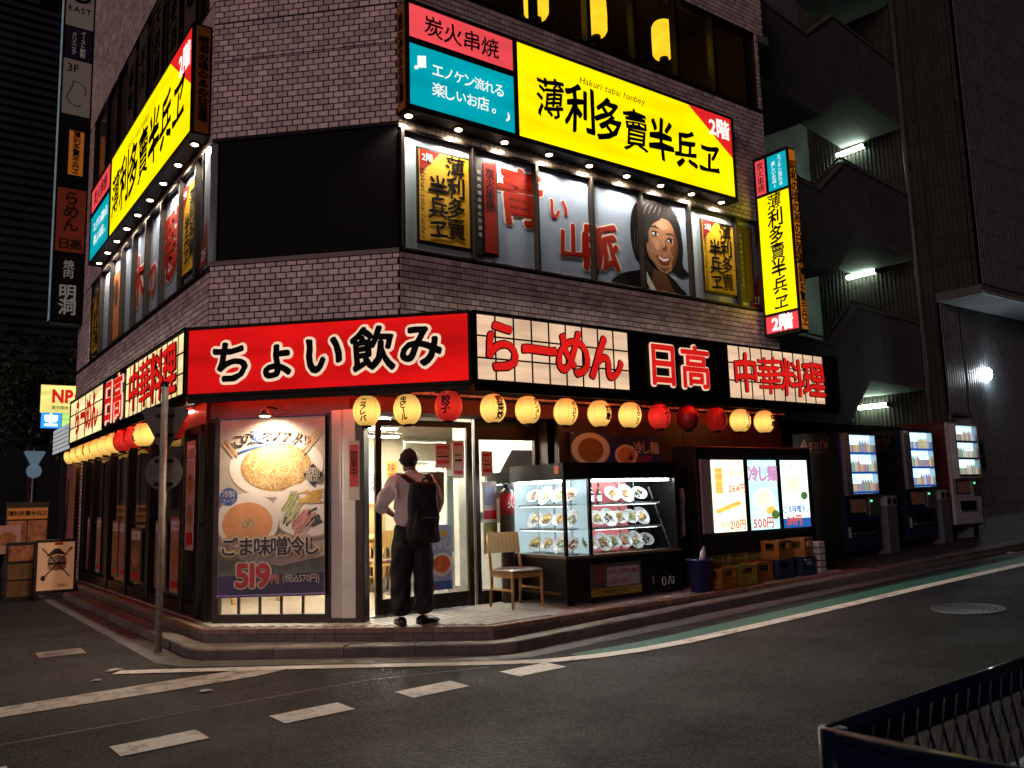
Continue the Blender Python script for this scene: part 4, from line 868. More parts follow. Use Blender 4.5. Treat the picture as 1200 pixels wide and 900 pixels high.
# ================================================================== DISPLAY CASE
CASE = mat('case_black', (.009,.0085,.009), .4, var=.3, vs=5, spec=.25); CWHT = emat('case_glow_back', (.62,.80,.84), .7, .15, 2.); CPNK = mat('case_pink_back', (.62,.13,.13), .5, emit=.42, ecol=(1,.30,.32)); TUBE = emat('case_tube', (.86,.95,1.), 58., .02); TUBE2 = emat('added_shelf_tube', (.90,.96,1.), 15., .02); SHELF = mat('shelf_edge', (.55,.60,.62), .3, .3)  # white and pink backs glow themselves, standing in for light inside the case
s = thing('display_case', 'black food display case with lit glass upper half beside the chair', 'display case', (5.97, 7.16, pz(6)+.0))
zb = -pz(6)   # heights below are above the road
plan = [(0,.09),(.30,0),(1.70,0),(1.70,.62),(.62,.62),(.62,1.11),(0,1.11)]
def case_prism(name, z0, z1, mt, inset=0):
    P = [(a+(inset if a < .5 else -inset), b_+(inset if b_ < .5 else -inset)) for a, b_ in plan]; n = len(P)
    MB().add([(a, b_, z0+zb) for a, b_ in P]+[(a, b_, z1+zb) for a, b_ in P], [tuple(reversed(range(n))), tuple(range(n, 2*n))]+[(i, (i+1) % n, n+(i+1) % n, n+i) for i in range(n)]).build(name, mt, s)
case_prism('base_cabinet', .30, .755, CASE); case_prism('base_cabinet', .756, .785, mat('case_trim', (.20,.15,.09), .35, .5), -.012); case_prism('top_cap', 1.625, 1.81, CASE)
for x, y in ((.09,.16),(.36,.09),(1.6,.09),(1.6,.5),(.09,1.0)):
    c = MB().lathe([(.002,-.02),(.035,-.02),(.038,0),(.035,.02),(.002,.02)], 14, Matrix.Translation((x,y,pz(x+6)+.038+zb)) @ Matrix.Rotation(pi/2,4,'X')).build('caster', BLKPL, s)
    box('caster_fork', DARKM, c, x-.02, x+.02, y-.03, y+.03, pz(x+6)+.076+zb, .302+zb)
for x, y in ((.0,.09),(.28,-.002),(1.665,0),(0,1.075)): box('corner_post', CASE, s, x, x+.035, y, y+.035, .785+zb, 1.626+zb)
Y0 = .785+zb; Y1 = 1.625+zb
MB().quad((.016,1.07,Y0),(.016,.12,Y0),(.016,.12,Y1),(.016,1.07,Y1)).build('pane', GLASS, s); MB().quad((.02,.10,Y0),(.29,.016,Y0),(.29,.016,Y1),(.02,.10,Y1)).build('pane', GLASS, s); MB().quad((.32,.014,Y0),(1.66,.014,Y0),(1.66,.014,Y1),(.32,.014,Y1)).build('pane', GLASS, s)
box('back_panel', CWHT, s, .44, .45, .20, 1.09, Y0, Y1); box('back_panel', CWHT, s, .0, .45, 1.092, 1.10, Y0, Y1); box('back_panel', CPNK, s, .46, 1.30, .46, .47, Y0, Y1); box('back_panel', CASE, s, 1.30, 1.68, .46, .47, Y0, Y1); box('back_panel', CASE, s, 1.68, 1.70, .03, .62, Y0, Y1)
for z in (1.06, 1.335):
    box('shelf', GLASS, s, .122, .44, .16, 1.07, z+zb, z+.006+zb); box('shelf_edge', SHELF, s, .094, .102, .16, 1.07, z-.010+zb, z+.012+zb)
    box('shelf', GLASS, s, .46, 1.50, .13, .455, z+zb, z+.006+zb); box('shelf_edge', SHELF, s, .36, 1.50, .102, .112, z-.010+zb, z+.014+zb)
for x in (.62, 1.14): box('shelf_post', STEEL, s, x, x+.018, .43, .445, Y0, Y1)
for y in (.47,.78): box('shelf_post', STEEL, s, .41, .425, y, y+.018, Y0, Y1)
box('glass_joint', SHELF, s, .985, .993, .008, .013, Y0, Y1); box('glass_joint', SHELF, s, .006, .012, .57, .578, Y0, Y1)
MB().tube([(1.42,.2,1.53+zb),(1.60,.06,.80+zb)], .009, 6).build('stay', STEEL, s)
box('light_tube', TUBE, s, .06, .09, .18, 1.05, 1.596+zb, 1.618+zb); box('light_tube', TUBE, s, .40, 1.62, .05, .08, 1.596+zb, 1.618+zb)
for z in (1.052, 1.327): box('light_tube', TUBE2, s, .105, .12, .18, 1.05, z-.004+zb, z+.006+zb); box('light_tube', TUBE2, s, .46, 1.45, .115, .127, z-.004+zb, z+.006+zb)  # thin tubes added under the shelves to brighten the lower plates
box('kick_trim', mat('case_trim', (.2,.15,.09)), s, -.004, 0, .2, 1.08, .36+zb, .39+zb)
s2 = thing('case_notice', 'price list notice with yellow foot stuck low on the display case', 'notice', (6.22, 7.146, .33))
box('sheet', mat('notice_dark', (.10,.085,.06), .5, var=.5, vs=14), s2, 0, .77, 0, .006, 0, .35); box('sheet', mat('notice_yellow', (.34,.26,.04), .5), s2, 0, .77, -.002, 0, .0, .085); box('sheet', mat('notice_pale', (.42,.42,.44), .5), s2, .24, .74, -.002, 0, .10, .31)
lettering('1,120円 1,020円 1,400円', s2, REDP, .49, .255, .062, -.004, 0, gap=.01, sx=.82); lettering('1,220円 1,120円', s2, REDP, .43, .15, .062, -.004, 0, gap=.01, sx=.82); lettering('大盛り', s2, RED, .115, .22, .085, -.004, 0, vert=True); lettering('お持ち帰りできます', s2, BLACK, .36, .042, .045, -.004, 0)
mb = MB(); mb.tube([(1.40+.03*cos(t), -.003, .42+zb+.045*sin(t)) for t in [i*.45 for i in range(15)]], .005, 5); mb.tube([(1.47,-.003,.38+zb),(1.50,-.003,.47+zb),(1.54,-.003,.38+zb)], .005, 5); mb.tube([(1.53,-.003,.46+zb),(1.565,-.003,.46+zb),(1.56,-.003,.38+zb)], .005, 5); mb.build('chalk_mark', WHITE, s)
MB().tube([(1.18,-.01,.49+zb),(1.19,-.035,.49+zb),(1.19,-.035,.40+zb)], .009, 6).build('latch', STEEL, s)
box('price_tag', mat('tag_orange', (.55,.13,.04), .5), s, -.008, 0, .16, .24, 1.69+zb, 1.78+zb)
# plates of food: a prototype of each kind, then copies
PLT = mat('porcelain', (.78,.77,.74), .2, coat=.3)
def plate_me(ex, ey): return MB().lathe([(.001,.004),(.06,.004),(.085,.012),(.104,.024),(.107,.024),(.088,.008),(.06,0),(.001,0)], 22, None, ex, ey).mesh('plate', PLT, True)
PL = [plate_me(1,.78), plate_me(1,1), plate_me(1.05,.7)]
def food_me(name, col, seed, n, lump, spread, flat=.45):
    r = random.Random(seed); mb = MB()
    for i in range(n):
        a, d = r.uniform(0,6.28), spread*math.sqrt(r.random()); b = bmesh.new(); bmesh.ops.create_icosphere(b, subdivisions=1, radius=lump*r.uniform(.6,1.3))
        M = Matrix.Translation((d*cos(a), d*.75*sin(a), .012+.022*(1-d/spread)+r.uniform(0,.006))) @ Matrix.Rotation(r.uniform(0,3),4,'Z') @ Matrix.Diagonal((1.5,.7,flat,1)); mb.bm(b, M)
    return mb.mesh(name, mat('food_'+name, col, .45, rnd=.45, isl=True, spec=.6), True)
FD = [food_me('fried_rice', (.62,.40,.12), 1, 20, .013, .055), food_me('greens', (.36,.48,.16), 2, 18, .014, .055), food_me('noodles', (.72,.56,.26), 3, 22, .012, .055), food_me('stir_fry', (.50,.28,.12), 4, 16, .015, .05), food_me('gyoza', (.68,.42,.15), 5, 9, .024, .06), food_me('chilli', (.62,.25,.12), 6, 18, .013, .052), food_me('egg', (.78,.58,.16), 7, 20, .016, .065), food_me('seaweed', (.05,.05,.025), 8, 16, .012, .06)]
FN = ['fried rice','green vegetables','pale noodles','brown stir-fry','dumplings','red chilli dish','yellow egg dish','dark seaweed']
def dish(label, loc, face, ki, ks, kp=0, sc_=1.):
    s = thing('food_plate', label, 'plate', loc, face, 'sample dishes in the display case')
    o = place('plate', PL[kp], s, (0, .02, .092*sc_), rot=(rad(62), 0, 0), scale=(sc_,)*3)
    place('food', FD[ki], o); place('garnish', FD[ks], o, (.01,.02,.01), rz=1., scale=(.5,.5,.8))
    box('plate_stand', SHELF, s, -.05, .05, .0, .06, 0, .012); return s
PS = ['leftmost','second','third','fourth','fifth','rightmost']; ORD_ = ['first','second','third','fourth','fifth','sixth']; RWN = ['bottom','middle','top']
zs = (.787, 1.067, 1.342)
for r, xs_, kinds in ((0,(.50,.70,.86,1.04,1.22,1.40),(6,3,1,5,2,7)),(1,(.62,.80,.98,1.16,1.34),(2,7,3,1,4)),(2,(.88,1.10,1.32),(0,5,7))):
    for i, (x, k) in enumerate(zip(xs_, kinds)): dish(f'plate of {FN[k]}, {ORD_[i]} from left on the {RWN[r]} front shelf', (5.97+x, 7.16+.26, zs[r]), 0, k, (k+3) % 8, i % 3, 1.14)
for r, ks in ((0,(5,1,2,6)),(1,(1,0,6,2)),(2,(3,1,2,5))):
    for i, (y, k) in enumerate(zip((.25,.46,.70,.93), ks)): dish(f'plate of {FN[k]}, {ORD_[3-i]} from left on the {RWN[r]} side shelf', (5.97+.22, 7.16+y, zs[r]), -pi/2, k, (k+2) % 8, (i+r) % 3, 1.14)
for x, c, lb in ((.58,(.03,.015,.01),'dark beer bottle, left of two on the top case shelf'),(.70,(.10,.03,.01),'brown bottle, right of two on the top case shelf')):
    o = thing('bottle', lb, 'bottle', (5.97+x, 7.16+.30, 1.342)); MB().lathe([(.001,0),(.033,0),(.035,.01),(.035,.12),(.026,.15),(.013,.175),(.012,.225),(.015,.228),(.015,.24),(.001,.24)], 14).build('glass', mat('bottle%d' % int(x*100), c, .1, coat=.5), o, smooth=True); MB().lathe([(.0357,.03),(.0357,.10)], 14).build('label_paper', WHITE, o)
# ================================================================== CHAIRS, TABLES
WOOD = stripe_mat('pale_wood', (.55,.33,.12), (.44,.25,.085), 6, 3); WOOD.node_tree.nodes['Principled BSDF'].inputs['Roughness'].default_value = .38
CUSH = mat('seat_cushion', (.20,.12,.09), .35, var=.2, coat=.3)
def chair(label, loc, rz, grp=None):
    s = thing('wooden_chair', label, 'chair', loc, rz, grp)
    w, d, h = .205, .20, .43
    for sx in (-1, 1):
        MB().tube([(sx*w,-d,0),(sx*(w-.006),-d+.005,h-.01)], [.015,.021], 8).build('leg', WOOD, s, smooth=True)
        MB().tube([(sx*w,d+.03,0),(sx*w,d,h*.6),(sx*w,d,h),(sx*(w-.002),d+.045,.66),(sx*(w-.004),d+.075,.80)], [.015,.020,.021,.018,.013], 8).build('leg', WOOD, s, smooth=True)
        box('side_rail', WOOD, s, sx*w-.011, sx*w+.011, -d+.02, d-.01, .345, .40, .004); box('stretcher', WOOD, s, sx*w-.008, sx*w+.008, -d+.01, d+.01, .20, .225, .003)
    box('front_rail', WOOD, s, -w+.02, w-.02, -d-.012, -d+.010, .345, .40, .004); box('rear_rail', WOOD, s, -w+.02, w-.02, d-.012, d+.010, .345, .40, .004)
    mb = MB(); n = 9
    for j, z in enumerate((.0,.022,.034)):
        k = (1., 1., .90)[j]
        mb.v += [((w+.03)*k*math.copysign(abs(cos(t))**.45, cos(t)), (d+.035)*k*math.copysign(abs(sin(t))**.45, sin(t))-.01, .405+z) for t in [2*pi*i/24 for i in range(24)]]
    for j in range(2): mb.f += [(j*24+i, j*24+(i+1) % 24, (j+1)*24+(i+1) % 24, (j+1)*24+i) for i in range(24)]
    mb.f += [tuple(range(48,72)), tuple(reversed(range(24)))]; mb.build('seat', CUSH, s)
    mb = MB(); N = 8
    for i in range(N+1):
        x = -w-.012+(2*w+.024)*i/N; bow = .035*(1-(2*i/N-1)**2)
        for y, z in ((d+.062+bow,.83),(d+.044+bow,.83),(d+.012+bow,.60),(d+.030+bow,.60)): mb.v.append((x, y, z))
    for i in range(N):
        for j in range(4): mb.f.append((i*4+j, (i+1)*4+j, (i+1)*4+(j+1) % 4, i*4+(j+1) % 4))
    mb.f += [(3,2,1,0), (N*4,N*4+1,N*4+2,N*4+3)]; mb.build('backrest', WOOD, s)
    return s
def flip(s, a): s.rotation_euler[2] = a
chair('wooden chair with dark seat standing outside by the display case', (5.69, 7.80, .218), 0)
G2 = 'chairs and tables in the lit shop room'
def table(label, loc, rz=0):
    s = thing('table', label, 'table', loc, rz, G2); box('table_top', WOOD, s, -.35, .35, -.55, .55, .69, .73, .008)
    for x in (-.29,.29):
        for y in (-.48,.48): box('leg', WOOD, s, x-.025, x+.025, y-.025, y+.025, 0, .69, .004)
    box('apron', WOOD, s, -.30, .30, -.49, .49, .61, .69)
table('wooden table inside nearest to the door gap', (5.7,11.4,.225)); table('wooden table inside at the back of the room', (6.6,12.7,.225)); table('wooden table inside behind the left shop windows', (3.75,11.2,.225))
chair('wooden chair inside in front of the nearest table', (5.45,10.62,.225), pi, G2); chair('wooden chair inside left of the nearest table', (4.95,11.5,.225), pi/2, G2); chair('wooden chair inside right of the one before the nearest table', (6.15,10.7,.225), pi, G2)
s = thing('partition', 'low pale wooden partition inside the shop', 'partition', (5.0,12.5,.225)); box('panel', mat('partition_wood',(.50,.36,.18),.5,var=.15), s, 0, 1.5, 0, .05, 0, 1.15, .006); box('rail', WOOD, s, -.02,1.52,-.02,.07,1.15,1.19,.004)
q = thing('drying_rack', 'white pole rack with hung cloth just inside the sliding door', 'rack', (5.35,9.75,.225)); WPOLE = mat('white_pole', (.7,.7,.68), .4)
for x in (0,.62): MB().tube([(x,0,0),(x,0,2.0)], .012, 8).build('pole', WPOLE, q)
for z in (1.72,1.98): MB().tube([(0,0,z),(.62,0,z)], .009, 8).build('rail', WPOLE, q)
mb = MB()
for j in range(7):
    for i in range(9): mb.v.append((.04+i*.068, .03*sin(i*1.9+j*.5), 1.70-j*.075-.03*sin(i*.8)))
for j in range(6):
    for i in range(8): a = j*9+i; mb.f.append((a, a+1, a+10, a+9))
mb.build('cloth', mat('grey_cloth', (.45,.44,.40), .8), q, smooth=True)
q = thing('person', 'person in dark clothes sitting inside at the nearest table', 'person', (5.28,11.55,.225), rad(-70)); SEATED = q
# things seen through the kitchen window
s = thing('kitchen_counter', 'steel kitchen counter behind the fixed window', 'counter', (6.45,9.1,.225)); box('counter_body', KSTEEL, s, 0, 2.2, 0, .6, 0, .85); box('counter_top', KSTEEL, s, -.02, 2.22, -.02, .62, .85, .89, .006)
s = thing('range_hood', 'steel range hood over the kitchen counter', 'hood', (6.45,9.15,1.78)); MB().prism([(0,0),(2.2,0),(2.0,.3),(.2,.3)], 0, .6).build('canopy', KSTEEL, s); box('duct', KSTEEL, s, .8, 1.2, .15, .5, .3, .62)
for i, (x, h, r) in enumerate(((6.65,.32,.16),(7.05,.26,.14),(7.4,.22,.12))):
    s = thing('stock_pot', ['tall','medium','small'][i]+' steel stock pot on the kitchen counter', 'pot', (x,9.4,1.116)); MB().lathe([(.001,0),(r,0),(r,h),(r+.012,h+.004),(r-.006,h),(r-.006,.02),(.001,.02)], 20).build('pot_body', KSTEEL, s, smooth=True)
    for q in (-1,1): MB().tube([(q*r,-.04,h*.8),(q*(r+.04),-.03,h*.8),(q*(r+.04),.03,h*.8),(q*r,.04,h*.8)], .008, 6).build('handle', STEEL, s)
s = thing('kitchen_shelf', 'white cupboard hung in the kitchen', 'cupboard', (6.7,9.88,1.25)); box('cupboard_body', mat('cupboard', (.55,.55,.5), .4), s, 0, .9, 0, .25, 0, .6, .006); box('cupboard_door', mat('cupboard', (.5,.5,.5)), s, .02, .44, -.015, 0, .02, .58, .004); box('cupboard_door', mat('cupboard', (.5,.5,.5)), s, .46, .88, -.015, 0, .02, .58, .004)
STR = [mat('menu_strip_%d' % i, c, .6) for i, c in enumerate(((.75,.68,.45),(.78,.76,.7),(.75,.5,.12)))]
for i in range(9):
    q = thing('menu_strip', ['first','second','third','fourth','fifth','sixth','seventh','eighth','ninth'][i]+' paper menu strip from the left on the back shop wall', 'menu strip', (5.5+i*.36,13.79,1.45+.10*(i % 2)), 0, 'paper menu strips on the back wall'); box('paper', STR[i % 3], q, -.11, .11, -.004, 0, 0, .62); lettering('味噌麺 炒飯 餃子 冷麺 生酒'.split()[i % 5], q, REDP if i % 2 else BLACK, 0, .34, .15, -.008, .01, vert=True)
q = thing('wall_cabinet', 'white cooler cabinet at the back of the shop room', 'cabinet', (8.0,13.1,.225)); box('cabinet_body', mat('cooler_white', (.7,.7,.66), .4), q, 0, .8, 0, .55, 0, 1.75, .01); box('cooler_door', mat('cooler_glass', (.25,.3,.32), .15), q, .05, .75, -.02, 0, .3, 1.65, .006); box('handle', KSTEEL, q, .68, .71, -.06, -.02, .8, 1.2)
# notices on the glass
PAP = mat('paper_notice', (.66,.60,.55), .55, var=.08); PINKP = mat('pink_notice', (.58,.30,.27), .55, var=.12); PHOTO = mat('photo_print', (.42,.16,.07), .45, var=.7, vs=9)
def notice(label, loc, rz, w, h, base, bits):
    s = thing('window_notice', label, 'notice', loc, rz); box('sheet', base, s, 0, w, -.004, 0, 0, h)
    for b in bits:
        if b[0] == 't': lettering(b[1], s, b[5], b[2], b[3], b[4], -.008, .0, vert=len(b) > 6)
        elif b[0] == 'e': MB().disc(b[1], b[2], b[3], b[4], -.006-.0006*b[6]).build('printed_shape', b[5], s)
        else: MB().quad((b[1],-.0055,b[2]),(b[3],-.0055,b[2]),(b[3],-.0055,b[4]),(b[1],-.0055,b[4])).build('printed_shape', b[5], s)
    return s
LBL = mat('print_pale_blue', (.30,.42,.62), .5)
notice('pale blue poster with a red noodle bowl on the sliding door', (4.88,8.294,.44), 0, .27, .72, LBL, [('e',.13,.28,.15,.13,PLT,0),('e',.13,.285,.115,.095,mat('red_soup',(.55,.12,.03),.4,var=.5,vs=25),1),('e',.16,.62,.05,.04,PYW,0),('t','冷し',.15,.50,.12,WHITE),('r',0,0,.27,.10,BLUEP),('t','1.',.05,.05,.10,REDP)])
notice('white board with black letters behind the sliding door glass', (4.68,8.36,1.40), 0, .42, .36, PAP, [('t','らーめん',.21,.22,.095,BLACK)])
for i, (x, z, w, h, mt, lb) in enumerate(((4.95,1.80,.20,.28,PINKP,'pinkish sheet high on the sliding door glass'),(5.18,1.68,.16,.44,PAP,'tall white sheet with red prices at the door edge'),(5.58,1.70,.16,.30,PINKP,'pinkish sheet at the left of the kitchen window'))):
    notice(lb, (x,8.293,z), 0, w, h, mt, [('r',.02,h-.06,w-.02,h-.03,REDP),('r',.02,.05,w-.02,.09,REDP),('r',.03,h*.45,w-.03,h*.5,BLACK),('r',.03,h*.6,w*.7,h*.63,BLACK)])
notice('green and white take-away poster right of the sliding door', (5.585,8.292,.80), 0, .20, .84, PAP, [('r',.01,.40,.19,.50,RED),('r',.02,.10,.18,.36,PGR),('e',.1,.22,.06,.06,PYW,1),('r',.02,.56,.18,.78,LBL)])
notice('red and black vertical notice on the white pillar', (3.826,8.182,1.46), -pi/4, .12, .62, PAP, [('r',.012,.14,.108,.58,REDP),('t','営業中',.06,.38,.085,BLACK,1)])
s = thing('gas_canister', 'dark standing cylinder with red label beside the display case', 'cylinder', (5.868,8.196,.225)); MB().lathe([(.001,0),(.085,0),(.088,.02),(.088,1.22),(.075,1.30),(.04,1.33),(.001,1.33)], 22).build('canister_body', mat('brown_cylinder', (.05,.035,.028), .4, .3, var=.3), s, smooth=True); MB().lathe([(.0895,1.02),(.0895,1.27)], 22).build('label_band', mat('label_red', (.40,.02,.02), .4), s, smooth=True); MB().lathe([(.001,1.33),(.03,1.33),(.03,1.38),(.001,1.39)], 12).build('knob', BLKPL, s); lettering('火', s, WHITE, 0, 1.14, .09, 0, .02, wrap=lambda z: .0905)
# posters along the left shop windows
LPS = [(16.6,.32,.9,'farthest'),(15.75,.36,.9,'second farthest'),(14.45,.42,.85,'third farthest'),(13.95,.46,.85,'fourth farthest'),(13.15,.6,.75,'brown'),(11.75,.55,.86,'second nearest'),(11.0,.5,.9,'nearest')]
for i, (y, w, h, lb) in enumerate(LPS):
    pm = mat('left_poster_%d' % (i % 3), [(.45,.20,.15),(.40,.26,.16),(.30,.17,.08)][i % 3], .5, var=.5, vs=8)
    s = notice(lb+' faded menu poster low in the left shop windows', (2.765,y,.42), -pi/2, w, h, mat('left_poster_brown',(.20,.11,.05),.5,var=.3,vs=6) if i == 4 else pm, [('r',.03,h-.16,w-.03,h-.04,PAP),('e',w/2,h*.45,w*.36,h*.18,PHOTO,0),('r',.05,.06,w-.05,.14,RED),('t','らーめん',w/2,h-.10,.07,RED)])
s = notice('small red and white notice at eye height on the left windows', (2.765,11.65,1.45), -pi/2, .42, .46, PAP, [('r',0,.25,.42,.46,REDP),('t','営業中',.21,.35,.10,WHITE),('r',.05,.05,.37,.20,PAP),('t','全席禁煙',.21,.12,.075,BLACK)])
s = notice('long pink menu strip hanging left of the corner post', (2.745,10.28,.95), -pi/2, .34, 1.25, PINKP, [('r',.04,1.02,.30,1.2,PAP),('e',.17,.75,.12,.12,PHOTO,0),('e',.17,.4,.12,.12,PHOTO,0),('r',.04,.06,.30,.2,RED),('t','冷麺',.17,1.1,.12,RED)])
# pink vertical board on the far brick pillar
s = thing('pillar_board', 'pink vertical board fixed to the far brick pillar', 'sign', (2.62,17.95,.62), -pi/2); box('board', mat('pink_board', (.50,.20,.16), .5, var=.12), s, 0, .85, -.03, 0, 0, 1.75, .006); lettering('居酒屋半兵', s, INK, .25, .9, .2, -.036, .01, vert=True)
# ================================================================== MENU LIGHT BOX
s = thing('menu_lightbox', 'dark stand with three bright lit menu panels to the right of the display case', 'light box', (8.04,7.15,pz(9)))
zb = -pz(9)
box('housing', CASE, s, 0, 2.40, .02, .40, .66+zb, 2.02+zb, .01); box('side_panel', mat('pale_side', (.50,.40,.40), .25, .2), s, .07, .22, .0, .02, .93+zb, 1.85+zb)
for x in (.0,.06,2.33): box('leg', CASE, s, x, x+.06, .05, .11, 0, .665+zb)
for x in (.0,2.33): box('leg', CASE, s, x, x+.06, .32, .38, 0, .665+zb)
LBX = [emat('menu_cream', (1.,.93,.62), 1.7, .10), emat('menu_teal', (.50,.88,.92), 1.6, .25, 3), emat('menu_white', (.80,.97,1.), 1.8, .12)]
INKR = emat('menu_ink_red', (.9,.12,.04), .9, .1); INKB = emat('menu_ink_blue', (.03,.16,.55), .8, .1); INKO = emat('menu_ink_amber', (1.,.62,.12), 1.1, .3, 8); INKW = emat('menu_ink_white', (1,1,1), 1.8, .05); INKP = emat('menu_ink_pink', (.75,.35,.62), 1., .1); INKG = emat('menu_ink_green', (.12,.28,.06), .7, .4, 20); INKN = emat('menu_ink_noodle', (1.,.86,.55), 1.5, .2, 20)
for i, x in enumerate((.26,.945,1.63)):
    p = box('lit_panel', LBX[i], s, x+.02, x+.625, -.004, .02, .935+zb, 1.845+zb); box('panel_frame', CASE, s, x+.627, x+.702, -.014, .02, .925+zb, 1.855+zb)
def ml(t, mt, x, z, h, b=.02, **k): lettering(t, s, mt, x, z+zb, h, -.010, b, **k)
def me_(x, z, rx, rz, mt, y=-.006): MB().disc(x, z+zb, rx, rz, y).build('printed_shape', mt, s)
def mq(x0, z0, x1, z1, mt): MB().quad((x0,-.0055,z0+zb),(x1,-.0055,z0+zb),(x1,-.0055,z1+zb),(x0,-.0055,z1+zb)).build('printed_shape', mt, s)
mq(.32,1.42,.46,1.78,INKO); me_(.39,1.78,.08,.04,INKW); ml('264円',INKR,.72,1.48,.11); ml('生ビール',INKR,.70,1.68,.07,0); ml('210円',INKR,.70,1.02,.12); ml('餃子',INKR,.46,1.02,.07,0)
for q in range(6): me_(.36+q*.075,1.20+q*.018,.06,.03,INKO,-.006-q*.0004)
ml('冷し麺',INKP,1.27,1.66,.19,.05); me_(1.27,1.33,.22,.14,INKW); me_(1.27,1.34,.17,.10,INKN,-.007); ml('500円',INKR,1.22,1.02,.14,.03); me_(1.49,1.12,.08,.06,INKG,-.007); me_(1.40,1.18,.1,.06,INKO,-.0065)
me_(1.93,1.50,.24,.16,INKW); me_(1.93,1.52,.18,.11,INKN,-.007); me_(2.14,1.36,.11,.08,INKW,-.0065); me_(2.15,1.36,.08,.055,INKG,-.0075); ml('ごま味噌冷し',INKB,1.95,1.18,.095,.02); mq(1.63,.935,2.28,1.06,INKB); ml('519円',INKR,1.88,1.03,.13,.04); ml('この夏オススメ',INKB,1.95,1.76,.06,0)
s = thing('towel', 'white cloth hanging between display case and menu box', 'cloth', (8.02,7.38,.90))
mb = MB(); N = 10
for j in range(9):
    for i in range(N+1):
        u, v = i/N, j/8; w = .10+.10*(1-v); mb.v.append(((u-.5)*w+.02*sin(v*4), .02*sin(u*14+v*2)*(1-v*.6), v*.60-.03*(1-v)*cos(u*6)))
for j in range(8):
    for i in range(N): a = j*(N+1)+i; mb.f.append((a, a+1, a+N+2, a+N+1))
mb.build('cloth', mat('white_cloth', (.62,.64,.70), .8), s, smooth=True); MB().tube([(0,0,.57),(0,.0,.66)], .006, 6).build('peg', BLKPL, s); box('hanger', DARKM, s, -.15, .35, .0, .02, .66, .68)
MB().tube([(0,0.01,.66),(-.02,.30,.67),(-.02,.52,.66)], .008, 6).build('arm', DARKM, s)
s = thing('waste_bin', 'blue plastic bin with black rim between display case and crates', 'bin', (7.80,6.98,pz(7.8)))
MB().lathe([(.001,0),(.115,0),(.15,.36),(.16,.36),(.16,.385),(.142,.385),(.135,.30),(.108,.02),(.001,.02)], 22).build('bin_body', mat('bin_blue', (.02,.035,.14), .4, var=.15), s, smooth=True); MB().lathe([(.001,.33),(.06,.34),(.11,.315),(.137,.33)], 14).build('liner', mat('bin_liner', (.35,.36,.4), .35, var=.4, vs=20), s)
MB().lathe([(.001,.0),(.035,0),(.036,.14),(.014,.18),(.014,.21),(.001,.21)], 12, Matrix.Translation((.03,.0,.32)) @ Matrix.Rotation(.3,4,'Y')).build('thrown_bottle', mat('pet_bottle', (.5,.52,.55), .15), s, smooth=True)
def crate(label, loc, rz, col, w=.34, d=.26, h=.24, name='bottle_crate', grp='crates under the menu box'):
    s = thing(name, label, 'crate', loc, rz, grp); m_ = mat('crate_%02d%02d%02d' % tuple(int(c*99) for c in col), col, .42, var=.12, vs=8)
    w2, d2 = w/2, d/2; t = .012
    box('bottom', m_, s, -w2, w2, -d2, d2, 0, .015)
    for sx in (-1,1):
        for sy in (-1,1): box('corner', m_, s, *sorted((sx*w2, sx*(w2-.035))), *sorted((sy*d2, sy*(d2-.035))), .015, h, .005)
    for sy in (-1,1):
        y0, y1 = sorted((sy*(d2-.003), sy*(d2-t-.003)))
        for z0, z1 in ((.02,.075),(.09,.13),(h-.035,h)): box('slat', m_, s, -w2+.03, w2-.03, y0, y1, z0, z1)
        for x in (-.33,.33): box('slat', m_, s, x*w-.012, x*w+.012, y0, y1, .13, h-.035)
    for sx in (-1,1):
        x0, x1 = sorted((sx*(w2-.003), sx*(w2-t-.003)))
        for z0, z1 in ((.02,.11),(h-.035,h)): box('slat', m_, s, x0, x1, -d2+.03, d2-.03, z0, z1)
        for y in (-.3,.3): box('slat', m_, s, x0, x1, y*d-.015, y*d+.015, .11, h-.035)
    return s
OC, YC, PC, BC = (.30,.12,.018), (.24,.19,.018), (.36,.27,.10), (.018,.03,.09)
for lb, x, y, dz, rz, c in (('orange bottle crate at the front next to the blue bin',8.16,6.98,0,.1,OC),('yellow-green bottle crate right of the front orange one',8.55,7.0,0,-.05,YC),('orange bottle crate right of the yellow-green one',8.95,7.06,0,.05,OC),('dark blue crate third from the right on the pavement',9.36,7.04,0,0,BC),('orange crate on the dark blue crate',9.36,7.04,.243,.12,OC),('dark blue crate at the right end of the row',9.82,7.02,0,.04,BC),('orange crate tilted askew on the right-hand blue crate',9.82,7.02,.243,.3,OC),('orange crate behind the front orange one',8.30,7.38,0,0,OC),('pale yellow crate stacked behind the front row, left',8.42,7.38,.243,0,PC),('pale yellow crate stacked behind the front row, middle',8.80,7.36,.243,.04,PC),('yellow crate at the back under the pale ones',8.72,7.38,0,0,YC),('pale yellow crate behind the blue ones',9.16,7.36,.243,0,PC),('orange crate at the back under the pale yellow one',9.12,7.36,0,0,OC)):
    crate(lb, (x, y, pz(x)+.009+dz), rz, c)
s = thing('foam_boxes', 'stack of thin white trays at the right end of the crates', 'trays', (10.12,7.0,pz(10.1)+.009))
for i in range(5): box('tray', mat('white_tray', (.5,.5,.5), .6), s, -.07, .07, -.12, .12, i*.085, i*.085+.072, .008)
